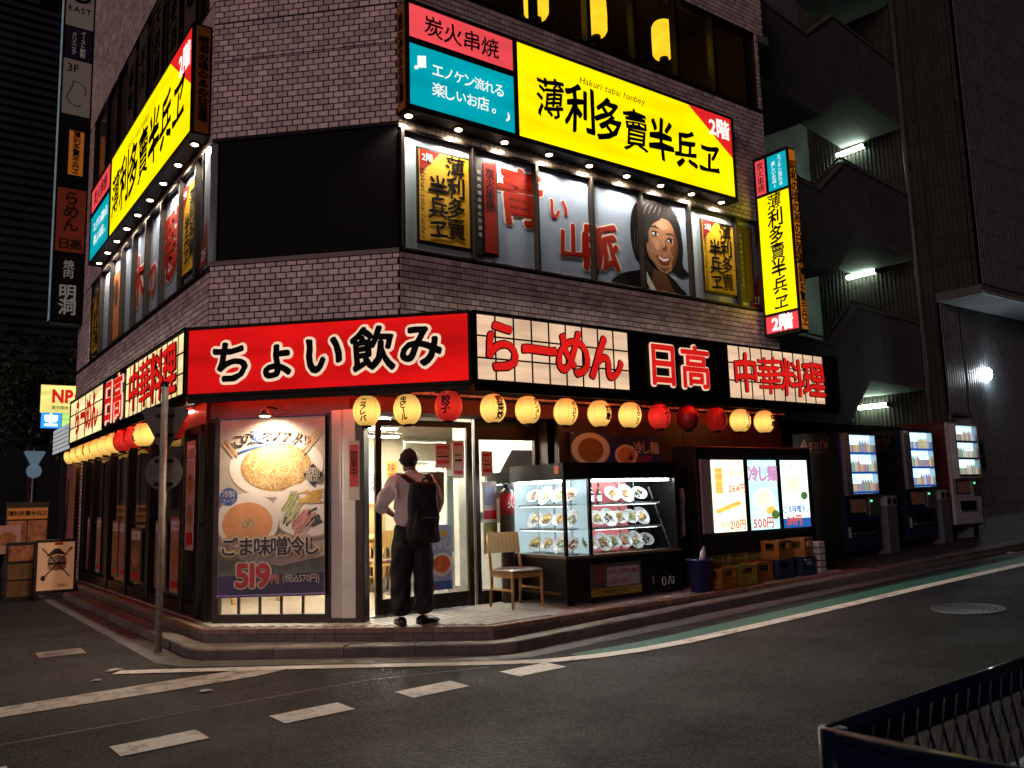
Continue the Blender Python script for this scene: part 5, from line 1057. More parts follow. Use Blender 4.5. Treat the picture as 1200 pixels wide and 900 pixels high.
# ================================================================== VENDING MACHINES
NAVYP = mat('machine_navy', (.008,.012,.05), .4, var=.2, spec=.3); MBLK = mat('machine_black', (.007,.007,.008), .5, var=.2, spec=.2); MRED = mat('machine_red', (.07,.007,.006), .5, var=.2); MWHT = mat('machine_white', (.42,.43,.44), .35, var=.15)
LIT = emat('machine_window', (.50,.80,1.), 2.1, .15, 3); BLURIM = emat('machine_blue_strip', (.02,.12,.55), .6, .2)
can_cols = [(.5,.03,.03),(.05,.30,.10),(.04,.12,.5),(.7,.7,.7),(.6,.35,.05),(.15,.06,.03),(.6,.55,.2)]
can_me = [MB().lathe([(.001,0),(.026,0),(.028,.006),(.028,.10),(.024,.112),(.001,.112)], 10).mesh('drink_can', mat('can_%d' % i, c, .25, emit=.6, ecol=tuple(min(1,q*.7+.4) for q in c)), True) for i, c in enumerate(can_cols)]  # cans and bottles glow faintly themselves, in place of light from the window
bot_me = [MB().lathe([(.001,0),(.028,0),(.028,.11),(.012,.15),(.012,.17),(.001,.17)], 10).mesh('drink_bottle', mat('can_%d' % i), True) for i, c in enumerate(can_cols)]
def vending(label, x, z, w, H, side, front, text, plinth):
    s = thing('vending_machine', label, 'vending machine', (x, 7.33, z))
    box('body', side, s, 0, w, .05, .82, .06+plinth, H, .012); box('door', front, s, .01, w-.01, 0, .05, .10+plinth, H-.01, .012)
    for a in (.06, w-.12):
        for b_ in (.08,.70): box('foot', DARKM, s, a, a+.06, b_, b_+.06, 0, .06+plinth)
    z0, z1 = H-.96, H-.08; x0, x1 = .10, w-.17
    box('lit_back', LIT, s, x0, x1, -.02, -.012, z0, z1)
    for i in range(3):
        zz = z0+.02+i*(z1-z0)/3; box('can_shelf', BLURIM if front is NAVYP else MBLK, s, x0, x1, -.10, -.021, zz-.018, zz+.016)
        n = 9; r = random.Random(int(x*10)+i)
        for k in range(n):
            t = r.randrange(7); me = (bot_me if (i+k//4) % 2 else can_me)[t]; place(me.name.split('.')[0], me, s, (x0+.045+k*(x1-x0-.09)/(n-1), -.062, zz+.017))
    MB().quad((x0,-.105,z0),(x1,-.105,z0),(x1,-.105,z1),(x0,-.105,z1)).build('pane', GLASS, s)
    mb = MB(); mb.box(x0-.03,x1+.03,-.108,0,z1,z1+.035).box(x0-.03,x1+.03,-.108,0,z0-.03,z0).box(x0-.03,x0,-.108,0,z0,z1).box(x1,x1+.03,-.108,0,z0,z1); mb.build('window_rim', STEEL if front is not MWHT else MWHT, s)
    box('selector_panel', MBLK, s, .12, w-.40, -.02, 0, z0-.30, z0-.06, .006); box('advert', mat('advert_print', (.35,.20,.12), .4, var=.7, vs=12), s, .14, w-.42, -.024, -.02, z0-.28, z0-.08)
    box('coin_panel', STEEL, s, w-.33, w-.06, -.03, 0, z0-.34, z0-.05, .008); box('coin_slot', MBLK, s, w-.22, w-.19, -.036, -.03, z0-.14, z0-.08); box('price_display', emat('led_green', (.1,.9,.3), 1.5, .02), s, w-.30, w-.25, -.036, -.03, z0-.13, z0-.10); MB().tube([(w-.12,-.03,z0-.02),(w-.12,-.07,z0-.02),(w-.04,-.07,z0-.02)], .013, 8).build('lever', STEEL, s)
    box('pickup_flap', MBLK, s, .22, w-.22, -.012, 0, z0-.58, z0-.42, .008); box('pickup_lip', STEEL, s, .20, w-.20, -.03, 0, z0-.60, z0-.583)
    box('sticker', mat('sticker', (.45,.48,.5), .5), s, .06, .12, -.004, 0, .30+plinth, .46+plinth); box('lock', STEEL, s, w-.06, w-.03, -.02, 0, .62, .70, .006)
    if text:
        t = lettering(text, s, mat('machine_letter', (.16,.05,.03), .4, .3), 0, 0, .20, 0, .012, slant=.15, gap=.01); t.matrix_local = Matrix.Translation((-.003,.44,H-.18)) @ Matrix.Rotation(-pi/2,4,'Z')
        t = lettering('SOFT DRINKS', s, mat('machine_letter', (.1,.1,.1)), 0, 0, .05, 0, 0, gap=.03); t.matrix_local = Matrix.Translation((-.003,.44,H-.31)) @ Matrix.Rotation(-pi/2,4,'Z')
    return s
vending('navy vending machine nearest the crates, black side reading Asahi', 11.42, gz(11.9)+.10, .95, 1.93, MBLK, NAVYP, 'Asahi', .02)
vending('navy vending machine in the middle of the three', 13.14, gz(13.6)+.10, .95, 1.94, MBLK, NAVYP, 'Asahi', .03)
vending('vending machine with red side and white door, farthest right', 14.66, gz(15)+.10, 1.0, 2.04, MRED, MWHT, None, .16)
for x, lb in ((12.62,'grey recycling bin between the first and second vending machines'),(14.28,'grey recycling bin left of the red vending machine')):
    s = thing('recycling_bin', lb, 'bin', (x, 7.42, gz(x)+.095)); box('bin_body', mat('bin_grey', (.10,.105,.12), .45, var=.2), s, -.16, .16, -.14, .20, 0, .72, .02); box('bin_lid', mat('lid_grey', (.26,.27,.28), .45, var=.2), s, -.17, .17, -.15, .21, .72, .90, .03)
    for q in (-.075,.075): MB().lathe([(.001,-.004),(.05,-.004),(.055,0)], 16, Matrix.Translation((q,-.152,.81)) @ Matrix.Rotation(pi/2,4,'X')).build('hole', MBLK, s)
# ================================================================== STAIR TOWER ON THE RIGHT
st = thing('stair_building', 'dark concrete building with open zigzag stairs and ribbed tile walls on the right', 'building', (10.9,8.6,0))
CONCD = mat('dark_concrete', (.115,.125,.125), .8, bump=.4, bs=30, var=.25, vs=1.5); EDGEC = mat('concrete_edge', (.15,.15,.14), .8, var=.2)
ang = math.atan2(.85, 6.1); K = 1/cos(ang)
A_ = [(10.9,4.12),(14.06,4.12),(15.32,5.02),(18.75,5.10),(18.75,3.72),(15.73,3.71),(14.52,2.70),(10.9,2.70)]
for dz in (0, 3.03, 6.25, 9.4):
    P = [((x-10.9)*K, z+dz) for x, z in A_]
    pr = MB().prism(list(reversed(P)), 0, .16).build('parapet', CONCD, st, rz=ang)
    B = [P[7], P[6], P[5], P[4]]; mb = MB()
    for p, q in zip(B, B[1:]): mb.add([(p[0],.0,p[1]-.12),(q[0],.0,q[1]-.12),(q[0],1.5,q[1]-.12),(p[0],1.5,p[1]-.12),(p[0],.0,p[1]-.004),(q[0],.0,q[1]-.004),(q[0],1.5,q[1]-.004),(p[0],1.5,p[1]-.004)], [(3,2,1,0),(4,5,6,7),(0,1,5,4),(1,2,6,5),(2,3,7,6),(3,0,4,7)])
    mb.build('stair_slab', EDGEC, st, rz=ang)
    T_ = [P[0], P[1], P[2], P[3]]; mb = MB()
    for p, q in zip(T_, T_[1:]): mb.add([(p[0],-.03,p[1]),(q[0],-.03,q[1]),(q[0],.19,q[1]),(p[0],.19,p[1]),(p[0],-.03,p[1]+.05),(q[0],-.03,q[1]+.05),(q[0],.19,q[1]+.05),(p[0],.19,p[1]+.05)], [(3,2,1,0),(4,5,6,7),(0,1,5,4),(1,2,6,5),(2,3,7,6),(3,0,4,7)])
    mb.build('coping', EDGEC, st, rz=ang)
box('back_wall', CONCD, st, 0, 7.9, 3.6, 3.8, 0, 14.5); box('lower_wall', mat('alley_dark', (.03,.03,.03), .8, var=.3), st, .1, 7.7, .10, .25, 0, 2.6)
RIB = mat('rib_tile', (.045,.04,.034), .5, var=.25, vs=3, rnd=.15, isl=True); RIBF = mat('front_tile', (.055,.064,.073), .45, var=.25, vs=3, rnd=.15, isl=True)
def ribbed(name, loc, rz, L, z0, z1, m_, pitch=.105, hgt=.60):
    w = box(name, mat('rib_gap', (.02,.02,.02), .8), st, 0, L, 0, .25, z0, z1, loc=loc, rz=rz); n = 0; mb = MB()
    zz = z0
    while zz < z1-.05:
        x = .01
        while x+pitch-.012 < L:
            mb.add([(x,0,zz+.006),(x+.02,-.028,zz+.006),(x+pitch-.032,-.028,zz+.006),(x+pitch-.012,0,zz+.006),(x,0,min(z1,zz+hgt)-.006),(x+.02,-.028,min(z1,zz+hgt)-.006),(x+pitch-.032,-.028,min(z1,zz+hgt)-.006),(x+pitch-.012,0,min(z1,zz+hgt)-.006)], [(0,1,5,4),(1,2,6,5),(2,3,7,6),(4,5,6,7),(3,2,1,0)]); x += pitch
        zz += hgt
    tag(mb.build('rib_tiles', m_, w), kind='stuff'); return w
ribbed('ribbed_wall', (18.72-10.9, 12.5-8.6, 0), -pi/2, 3.2, .3, 14.5, RIB)
ribbed('ribbed_wall', (18.72-10.9, 9.3-8.6, 0), -pi/2, 1.01, 5.75, 14.5, RIB)
ribbed('front_wall', (18.70-10.9, 9.3-8.6, 0), 0, 1.0-.9, .4, 5.75, RIBF); ribbed('front_wall', (19.72-10.9, 9.3-8.6, 0), 0, 6, .4, 5.75, RIBF); ribbed('front_wall', (18.80-10.9, 9.3-8.6, 0), 0, .92, 3.0, 5.75, RIBF)
ribbed('upper_front_wall', (18.72-10.9, 8.29-8.6, 0), 0, 7, 5.75, 14.5, RIBF); box('overhang', CONCD, st, 18.70-10.9, 25.7-10.9, 8.30-8.6, 9.3-8.6, 5.55, 5.749); box('overhang_lip', mat('pale_lip', (.30,.31,.33), .5), st, 18.70-10.9, 25.7-10.9, 8.25-8.6, 8.30-8.6, 5.53, 5.60)
for dz in (0, 3.03, 6.25):
    P = [((x-10.9)*K, z+dz) for x, z in A_[:4]]; MB().tube([(x, .08, z+.16) for x, z in P], .022, 8).build('handrail', STEEL, st, rz=ang)
    for x, z in ((P[0][0]+1.2,P[0][1]),(P[1][0]-.1,P[1][1]),(P[2][0]+.2,P[2][1]),(P[2][0]+1.8,P[2][1]+.04)): MB().tube([(x,.08,z),(x,.08,z+.16)], .012, 6).build('rail_post', STEEL, st, rz=ang)
    for x in (P[1][0]-1.6, P[2][0]+1.2, P[2][0]+2.4): box('panel_joint', mat('joint_black', (.006,.006,.006)), st, x, x+.012, -.003, .0, (P[0][1] if x < P[1][0] else P[2][1])-1.25, (P[0][1] if x < P[1][0] else P[2][1])-.01, rz=ang)
for x in (.25, 7.55): MB().tube([(x,.05 if x < 1 else .95,.3),(x,.05 if x < 1 else .95,13.5)], .05, 10).build('drainpipe', mat('pipe_grey', (.10,.10,.10), .5, var=.3), st, smooth=True)
dd = box('door', mat('door_dark', (.012,.012,.012), .5), st, 18.80-10.9, 19.70-10.9, 9.42-8.6, 9.46-8.6, .5, 3.0)
mb = MB(); mb.box(18.74-10.9,18.80-10.9,9.24-8.6,9.42-8.6,.5,3.0).box(19.66-10.9,19.72-10.9,9.24-8.6,9.42-8.6,.5,3.0).box(18.74-10.9,19.72-10.9,9.24-8.6,9.42-8.6,3.0,3.06); mb.build('door_frame', STEEL, dd)
s = thing('intercom', 'steel intercom plate on the tower wall right of the dark door', 'intercom', (19.85,9.24,1.75)); box('plate', STEEL, s, 0, .30, 0, .03, 0, .72, .006); box('screen', MBLK, s, .05, .20, -.006, 0, .40, .62); box('keypad', MBLK, s, .05, .20, -.006, 0, .08, .30)
s = thing('globe_lamp', 'bright round white wall lamp on the tower', 'lamp', (20.55,9.20,4.02)); MB().lathe([(.02,-.15),(.09,-.13),(.145,-.06),(.155,0),(.145,.06),(.09,.13),(.02,.15)], 20, None, 1, .6).build('globe', emat('globe_glow', (.85,.95,1.), 85, .02), s, smooth=True); MB().lathe([(.09,0),(.11,.03),(.11,.06)], 18, Matrix.Translation((0,.02,0)) @ Matrix.Rotation(-pi/2,4,'X')).build('mount', STEEL, s)
for z, lb in ((3.37,'lowest'),(6.59,'middle'),(9.74,'top')):
    s = thing('tube_light', lb+' greenish fluorescent wall light on the ribbed stair wall', 'lamp', (18.66,11.36,z), -pi/2, 'fluorescent lights on the stair wall'); box('tray', mat('light_tray', (.7,.7,.68)), s, 0, .80, 0, .03, -.06, .06, .006); MB().tube([(.0,-.045,0),(.72,-.045,0)], .045, 12).build('tube', emat('fluor_glow', (.74,1.,.76), 42, .02), s, smooth=True); box('end_cap', BLKPL, s, .72, .80, -.08, 0, -.05, .05, .006)
# ================================================================== LEFT STREET
s = thing('a_board', 'pale pavement board with a hat and crossed cutlery emblem by the brick pillar', 'board', (1.90,16.05,0), rad(-3))
AF = mat('board_frame', (.03,.02,.016), .5); box('frame', AF, s, 0, .62, 0, .05, .10, .98, .008); box('sheet', mat('board_sheet', (.62,.42,.27), .5, var=.12, vs=3, emit=.16, ecol=(1,.45,.2)), s, .04, .58, -.004, 0, .15, .93)  # the sheet's orange glow stands in for warm light on the board
for x in (.03,.54): box('foot', AF, s, x, x+.05, -.10, .18, 0, .10)
BR = mat('board_brown', (.06,.03,.02), .5)
def bp(pts, mt=BR, y=-.008): MB().poly([(a, y, b_) for a, b_ in pts]).build('printed_shape', mt, s)
bp(smooth_loop([(.17,.70),(.22,.76),(.28,.82),(.36,.82),(.42,.76),(.48,.71),(.32,.735)])); bp(smooth_loop([(.20,.68),(.32,.72),(.45,.68),(.46,.56),(.43,.48),(.22,.48),(.19,.56)]), mat('board_bun', (.45,.24,.12), .5)); bp([(.19,.60),(.46,.60),(.46,.565),(.19,.565)], BR, -.009)
for a, b_, c, d in ((.10,.84,.52,.36),(.54,.84,.14,.36)): MB().tube([(a,-.006,b_),(c,-.006,d)], .010, 6).build('cutlery', BR, s)
for q in (-.02,0,.02): MB().tube([(.54+q,-.006,.84),(.50+q,-.006,.79)], .004, 5).build('fork_tine', BR, s)
MB().disc(.13,.35,.035,.045,-.007,14).build('printed_shape', BR, s); lettering('CAFE', s, WHITE, .33, .63, .06, -.012, 0); box('red_tag', RED, s, .28, .40, -.008, 0, .885, .925); lettering('営業中', s, BR, .42, .22, .05, -.008, 0)
s = thing('menu_stand', 'brown stacked menu boards left of the pavement board', 'board', (1.52,16.35,0), rad(4)); box('frame', AF, s, 0, .42, 0, .05, 0, .95, .006)
for i, z in enumerate((.06,.34,.64)): box('menu_sheet', [mat('menu_brown',(.20,.10,.045),.5,var=.4,vs=7),mat('menu_brown',(.2,.1,.05)),PHOTO][i], s, .03, .39, -.006, 0, z, z+.25)
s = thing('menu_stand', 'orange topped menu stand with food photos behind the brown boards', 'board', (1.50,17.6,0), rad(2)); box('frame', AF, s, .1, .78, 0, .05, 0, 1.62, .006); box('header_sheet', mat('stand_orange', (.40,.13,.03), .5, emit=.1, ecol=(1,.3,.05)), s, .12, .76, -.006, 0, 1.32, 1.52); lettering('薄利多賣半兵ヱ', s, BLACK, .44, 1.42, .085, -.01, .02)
for x in (.12,.45): box('photo_sheet', PHOTO, s, x, x+.31, -.006, 0, .80, 1.29)
box('photo_sheet', mat('pink_notice', (.5,.3,.3)), s, -.05, .34, -.04, -.01, .72, 1.22); MB().disc(.14,.98,.14,.12,-.045).build('printed_shape', PHOTO, s)
# far end of the left street
fb = thing('office_building', 'tall dark office block with horizontal louvres at the end of the left street', 'building', (-12,38,0)); FBM = mat('louvre_dark', (.045,.06,.075), .6, var=.2, vs=.5); box('wall', mat('office_wall', (.02,.027,.035), .7), fb, 0, 20, 0, 6, 0, 40)
for i in range(86): box('louvre', FBM, fb, .1, 19.9, -.14, 0, 6.0+i*.36, 6.0+i*.36+.20)
for x in (15.7,18.1): box('dark_window', mat('office_window', (.006,.007,.009), .2), fb, x, x+1.8, -.16, -.14, 22.5, 25.5)
box('lower_floor', mat('office_lower', (.03,.035,.04), .6, var=.3, vs=.6), fb, .2, 19.8, -.2, 0, 0, 4.5)
t = thing('street_tree', 'dark leafy tree standing at the end of the left street', 'tree', (3.7,33,0))
BARK = mat('bark', (.04,.03,.022), .9, bump=.6, bs=20); mb = MB().tube([(0,0,-.05),(.05,0,1.6),(-.05,.1,3.2),(.1,.1,4.8),(.05,.05,6.2)], [.17,.14,.12,.08,.04], 10)
for a in range(7):
    q = a*.95; z = 2.8+a*.42; mb.tube([(0,.05,z),(.8*cos(q),.8*sin(q),z+.7),(1.7*cos(q),1.7*sin(q),z+1.2)], [.06,.04,.015], 6)
mb.build('trunk', BARK, t, smooth=True)
r = random.Random(3); mb = MB(); cl = [(r.gauss(0,1.25), r.gauss(0,1.1), 5.2+r.gauss(0,1.15), r.uniform(.45,.85)) for _ in range(46)]
for cx, cy, cz, cr in cl:
    for _ in range(130):
        d = Vector((r.gauss(0,1), r.gauss(0,1), r.gauss(0,.8))).normalized()*cr*r.uniform(.5,1.05); p = Vector((cx,cy,cz))+d
        u = Vector((r.gauss(0,1), r.gauss(0,1), r.gauss(0,1))).normalized(); v = u.cross(Vector((r.gauss(0,1), r.gauss(0,1), r.gauss(0,1)))).normalized(); l = r.uniform(.06,.12)
        mb.add([p-u*l, p+v*l*.45, p+u*l, p-v*l*.45], [(0,1,2,3)])
mb.build('crown', mat('dark_leaves', (.045,.07,.03), .55, rnd=.5, isl=True), t)
# ================================================================== ROAD FITTINGS AND LITTER
IRON = mat('cast_iron', (.11,.115,.13), .42, .6, var=.3, vs=30, bump=.6, bs=90)
s = thing('manhole_cover', 'round iron manhole cover in the right-hand street', 'manhole cover', (8.97,4.45,gz(8.97)+.004)); MB().lathe([(.001,.006),(.30,.006),(.305,.0)], 36).build('cover', IRON, s); MB().lathe([(.312,.0),(.316,.008),(.345,.008),(.35,0)], 36).build('ring', IRON, s)
mb = MB()
for i in range(5):
    for q in range(8+6*i):
        a = 2*pi*q/(8+6*i); x, y = .05+.05*i, a; mb.box(x*cos(a)-.012, x*cos(a)+.012, x*sin(a)-.012, x*sin(a)+.012, .006, .010)
tag(mb.build('tread_studs', IRON, s), kind='stuff').rotation_euler = (0, math.atan(-.04), 0); s.rotation_euler = (0, -math.atan(.04), 0)
s = thing('access_plate', 'small rectangular utility plate in the left street asphalt', 'utility plate', (1.44,9.88,.003), rad(-2)); box('concrete_frame', mat('plate_concrete', (.27,.20,.17), .8, var=.2, vs=9), s, -.21, .21, -.20, .20, 0, .004); MB().lathe([(.001,.009),(.15,.009),(.155,.004)], 26, None, 1, .62).build('lid', IRON, s)
for i, (x, y, sz) in enumerate(((1.66,8.42,.05),(2.03,6.95,.04),(1.45,8.05,.03),(14.0,6.2,.06))):
    s = thing('litter', ('crumpled pale paper at the end of the white line','small white scrap beside the stop line','tiny scrap of paper on the left street','pale litter in the right-hand gutter')[i], 'litter', (x,y,gz(x)+.006)); b = bmesh.new(); bmesh.ops.create_icosphere(b, subdivisions=2, radius=sz)
    rr = random.Random(i)
    for v in b.verts: v.co *= rr.uniform(.6,1.1); v.co.z = abs(v.co.z)*.4; v.co.x *= 1.5
    MB().bm(b).build('paper', mat('litter_paper', (.55,.5,.45), .8), s)
# navy crates in the foreground
NV = (.007,.011,.042)
for i, z in enumerate((0,.302,.604)):
    s = thing('stacking_crate', ['lowest navy crate of the foreground stack','middle navy crate of the foreground stack','navy plastic crate in the near right corner, topmost of its stack'][i], 'crate', (2.545,.82,gz(2.6)+z), rad(3), 'navy crates close to the camera'); m_ = mat('navy_plastic', NV, .28, var=.15, vs=20, coat=.2)
    W2, D2 = .85, .42
    box('bottom', m_, s, -W2, W2, -D2, D2, 0, .012)
    mb = MB()
    for sx in (-1,1):
        for sy in (-1,1): MB().tube([(sx*(W2-.03),sy*(D2-.03),0),(sx*(W2-.03),sy*(D2-.03),.295)], .032, 12).build('corner_post', m_, s, smooth=True)
    for sy in (-1,1):
        MB().tube([(-W2+.03,sy*(D2-.015),.283),(W2-.03,sy*(D2-.015),.283)], .016, 8).build('rim', m_, s, smooth=True)
        for q in range(24):
            x = -W2+.06+q*.073
            for dx in (.10,-.10): MB().tube([(x,sy*(D2-.015),.012),(max(-W2+.05,min(W2-.05,x+dx)),sy*(D2-.015),.27)], .0045, 5).build('mesh_rod', m_, s)
        box('band', m_, s, -W2+.05, W2-.05, *sorted((sy*(D2-.006), sy*(D2-.016))), .205, .27)
    for sx in (-1,1):
        MB().tube([(sx*(W2-.015),-D2+.03,.283),(sx*(W2-.015),D2-.03,.283)], .016, 8).build('rim', m_, s, smooth=True); box('band', m_, s, *sorted((sx*(W2-.006), sx*(W2-.016))), -D2+.05, D2-.05, .17, .27)
        for q in range(6):
            y = -D2+.08+q*.13; MB().tube([(sx*(W2-.015),y,.012),(sx*(W2-.015),y,.17)], .008, 5).build('mesh_rod', m_, s)
# ================================================================== THE PERSON AT THE DOOR
def skin_mesh(name, nodes, edges, levels=2):
    """nodes: name -> (x,y,z,r); the surface is grown round the skeleton and smoothed"""
    ks = list(nodes); me = bpy.data.meshes.new(name); me.from_pydata([nodes[k][:3] for k in ks], [(ks.index(a), ks.index(b)) for a, b in edges], [])
    o = bpy.data.objects.new(name, me); COL.objects.link(o)
    o.modifiers.new('s', 'SKIN'); o.modifiers.new('u', 'SUBSURF').levels = levels
    if not me.skin_vertices: pass
    for i, k in enumerate(ks):
        r = nodes[k][3]; me.skin_vertices[0].data[i].radius = (r, r) if not isinstance(r, tuple) else r
        me.skin_vertices[0].data[i].use_root = (i == 0)
    dg = bpy.context.evaluated_depsgraph_get(); dg.update()
    out = bpy.data.meshes.new_from_object(o.evaluated_get(dg)); bpy.data.objects.remove(o)
    out.polygons.foreach_set('use_smooth', [True]*len(out.polygons)); out.name = name
    return out
def chainE(*ks): return list(zip(ks, ks[1:]))
SKIN_M = mat('skin', (.30,.155,.10), .5, var=.08); SHIRT = mat('pink_shirt', (.88,.74,.73), .8, bump=.5, bs=26, var=.08, vs=30); TROU = mat('dark_trousers', (.013,.012,.014), .75, bump=.6, bs=18); HAIRM = mat('black_hair', (.008,.007,.007), .5, bump=1., bs=160); SHOE = mat('black_shoe', (.010,.010,.010), .22, coat=.4); BAG = mat('black_bag', (.008,.008,.009), .7, bump=.5, bs=40, var=.2)
p = thing('person', 'person in a pink shirt and dark trousers standing at the door, seen from behind', 'person', (4.22,7.55,.221), rad(-20))
N = {'pelvis':(0,0,.93,.12),'spine':(0,.0,1.12,.115),'chest':(0,.0,1.32,.125),'nb':(0,.0,1.455,.066),'neck':(-.005,.02,1.505,.060),'jaw':(-.015,.055,1.56,.070),'head':(-.02,.05,1.63,.090),'crown':(-.02,.04,1.675,.064),
 'nose0':(-.025,.135,1.625,.016),'nose':(-.028,.155,1.605,.012),'earL':(-.112,.045,1.625,.014),'earL2':(-.118,.038,1.645,.012),'earR':(.072,.045,1.625,.014),'earR2':(.078,.038,1.645,.012),
 'shL':(-.175,0,1.405,.058),'elL':(-.285,.04,1.165,.043),'wrL':(-.15,.235,1.075,.030),'paL':(-.115,.285,1.07,.032),'shR':(.175,0,1.405,.058),'elR':(.255,.07,1.16,.043),'wrR':(.15,.26,1.04,.030),'paR':(.12,.31,1.03,.032),
 'hiL':(-.085,0,.88,.085),'knL':(-.115,.01,.49,.058),'anL':(-.118,-.02,.09,.040),'hiR':(.085,0,.88,.085),'knR':(.115,.03,.49,.058),'anR':(.118,.0,.09,.040)}
E_ = chainE('pelvis','spine','chest','nb','neck','jaw','head','crown')+chainE('jaw','nose0','nose')+chainE('head','earL','earL2')+chainE('head','earR','earR2')+chainE('chest','shL','elL','wrL','paL')+chainE('chest','shR','elR','wrR','paR')+chainE('pelvis','hiL','knL','anL')+chainE('pelvis','hiR','knR','anR')
for sd, s_ in (('L',1),('R',-1)):
    x, y, z, _ = N['pa'+sd]
    for f_, (a, b_, l) in enumerate(((.018,.02,.058),(.006,.024,.066),(-.006,.022,.062),(-.018,.018,.05))):
        N[f'f{sd}{f_}a'] = (x+a+s_*.01, y+b_+.012, z-.004, .0095); N[f'f{sd}{f_}b'] = (x+a+s_*.02, y+b_+l*.75, z-.016, .0085); N[f'f{sd}{f_}c'] = (x+a+s_*.026, y+b_+l, z-.045, .0075)
        E_ += chainE('pa'+sd, f'f{sd}{f_}a', f'f{sd}{f_}b', f'f{sd}{f_}c')
    N[f't{sd}a'] = (x+s_*.034, y+.0, z+.012, .011); N[f't{sd}b'] = (x+s_*.052, y+.032, z+.012, .009); E_ += chainE('wr'+sd, f't{sd}a', f't{sd}b')
place('body', skin_mesh('body', N, E_), p).data.materials.append(SKIN_M)
for q in (-1,1):   # eyes, brows and mouth on the far side of the head
    b = bmesh.new(); bmesh.ops.create_uvsphere(b, u_segments=10, v_segments=8, radius=.012); MB().bm(b).build('eye', mat('eye_white', (.7,.7,.68), .2), p, (-.022+q*.034,.128,1.64))
    b = bmesh.new(); bmesh.ops.create_uvsphere(b, u_segments=8, v_segments=6, radius=.006); MB().bm(b).build('pupil', BLACK, p, (-.022+q*.034,.137,1.64)); MB().tube([(-.022+q*.05,.128,1.66),(-.022+q*.034,.137,1.665),(-.022+q*.016,.138,1.66)], .004, 5).build('eyebrow', HAIRM, p)
MB().tube([(-.045,.118,1.572),(-.022,.127,1.57),(0,.12,1.572)], .006, 6).build('mouth', mat('lip', (.26,.09,.07), .4), p)
# shirt: torso grown with the sleeves, then flattened front to back
S_ = {'v':(0,0,.94,.178),'w':(0,0,1.03,.192),'m':(0,0,1.16,.192),'c':(0,.0,1.31,.206),'t':(0,.005,1.415,.135),'n':(-.002,.02,1.475,.074),'l0':(-.182,0,1.40,.092),'l1':(-.25,.03,1.28,.088),'l2':(-.315,.06,1.155,.076),'l3':(-.275,.15,1.125,.062),'r0':(.182,0,1.40,.092),'r1':(.24,.04,1.28,.088),'r2':(.285,.09,1.15,.076),'r3':(.25,.18,1.11,.062)}
me = skin_mesh('shirt', S_, chainE('v','w','m','c','t','n')+chainE('c','l0','l1','l2','l3')+chainE('c','r0','r1','r2','r3'), 3)
rr = random.Random(5)
for v in me.vertices:
    k = .70 if abs(v.co.x) < .16 else .85
    v.co.y = v.co.y*k - .012
    k2 = max(0, min(1, (1.38-v.co.z)*4)); v.co.y -= .016*k2*abs(sin(v.co.z*24+v.co.x*34))**2.; v.co.x += .007*sin(v.co.z*52+v.co.y*30); v.co.y += .012*k2*sin(v.co.x*38-v.co.z*11)
me.materials.append(SHIRT); place('shirt', me, p)
MB().lathe([(.062,0),(.078,0),(.072,.045),(.060,.045)], 18).build('collar', SHIRT, p, (-.002,.012,1.462), rot=(rad(-16),0,0), smooth=True)
T_ = {'u':(0,0,1.03,.188),'w':(0,0,.96,.188),'h':(0,0,.87,.186),'lh':(-.095,0,.79,.134),'lk':(-.115,.012,.49,.114),'lc':(-.120,-.005,.25,.104),'la':(-.118,-.012,.07,.098),'rh':(.095,0,.79,.134),'rk':(.115,.03,.49,.114),'rc':(.118,.015,.25,.104),'ra':(.118,.008,.07,.098)}
me = skin_mesh('trousers', T_, chainE('u','w','h')+chainE('h','lh','lk','lc','la')+chainE('h','rh','rk','rc','ra'), 3)
for v in me.vertices:
    if v.co.z > .8: v.co.y *= .74
    f_ = max(0, min(1, (.42-v.co.z)*4))+.4; v.co.x += .008*f_*sin(v.co.z*27+v.co.y*34+v.co.x*20); v.co.y += .009*f_*sin(v.co.z*23-v.co.x*44)
me.materials.append(TROU); place('trousers', me, p)
MB().lathe([(.150,0),(.157,.004),(.157,.032),(.150,.036)], 28, None, 1, .80).build('belt', SHOE, p, (0,0,1.0))
def shoe(x, y, a):
    mb = MB(); sec = [(-.085,.036,.062),(-.06,.042,.075),(0,.042,.072),(.07,.048,.055),(.14,.046,.042),(.185,.030,.026)]
    for yy, w, h in sec:
        for j in range(10): t_ = 2*pi*j/10; mb.v.append((w*cos(t_), yy, max(.0, h*.5+h*.62*sin(t_))))
    for i in range(5):
        for j in range(10): mb.f.append((i*10+j, i*10+(j+1) % 10, (i+1)*10+(j+1) % 10, (i+1)*10+j))
    mb.f += [tuple(reversed(range(10))), tuple(range(50,60))]; o = mb.build('shoe', SHOE, p, (x, y, .004), a, smooth=True); box('sole', BLKPL, o, -.042, .042, -.085, .15, -.003, .012, .01)
shoe(-.118, -.01, rad(6)); shoe(.118, .005, rad(-58))
b = bmesh.new(); bmesh.ops.create_uvsphere(b, u_segments=28, v_segments=18, radius=1)
for v in b.verts:
    x, y, z = v.co; f_ = 1+.03*sin(9*x+7*z)+.02*sin(17*y+5*z)
    v.co = Vector((x*.094*f_, y*.106*f_, z*.108*f_))
    if v.co.y > .02 and v.co.z < .045: v.co.y = .02+(v.co.y-.02)*.15
    if abs(v.co.x) > .06 and v.co.z < -.01 and v.co.y > -.02: v.co.x *= .80
    if v.co.z < -.06: v.co.x *= .80; v.co.y *= .86
MB().bm(b).build('hair', HAIRM, p, (-.02,.030,1.640), smooth=True)
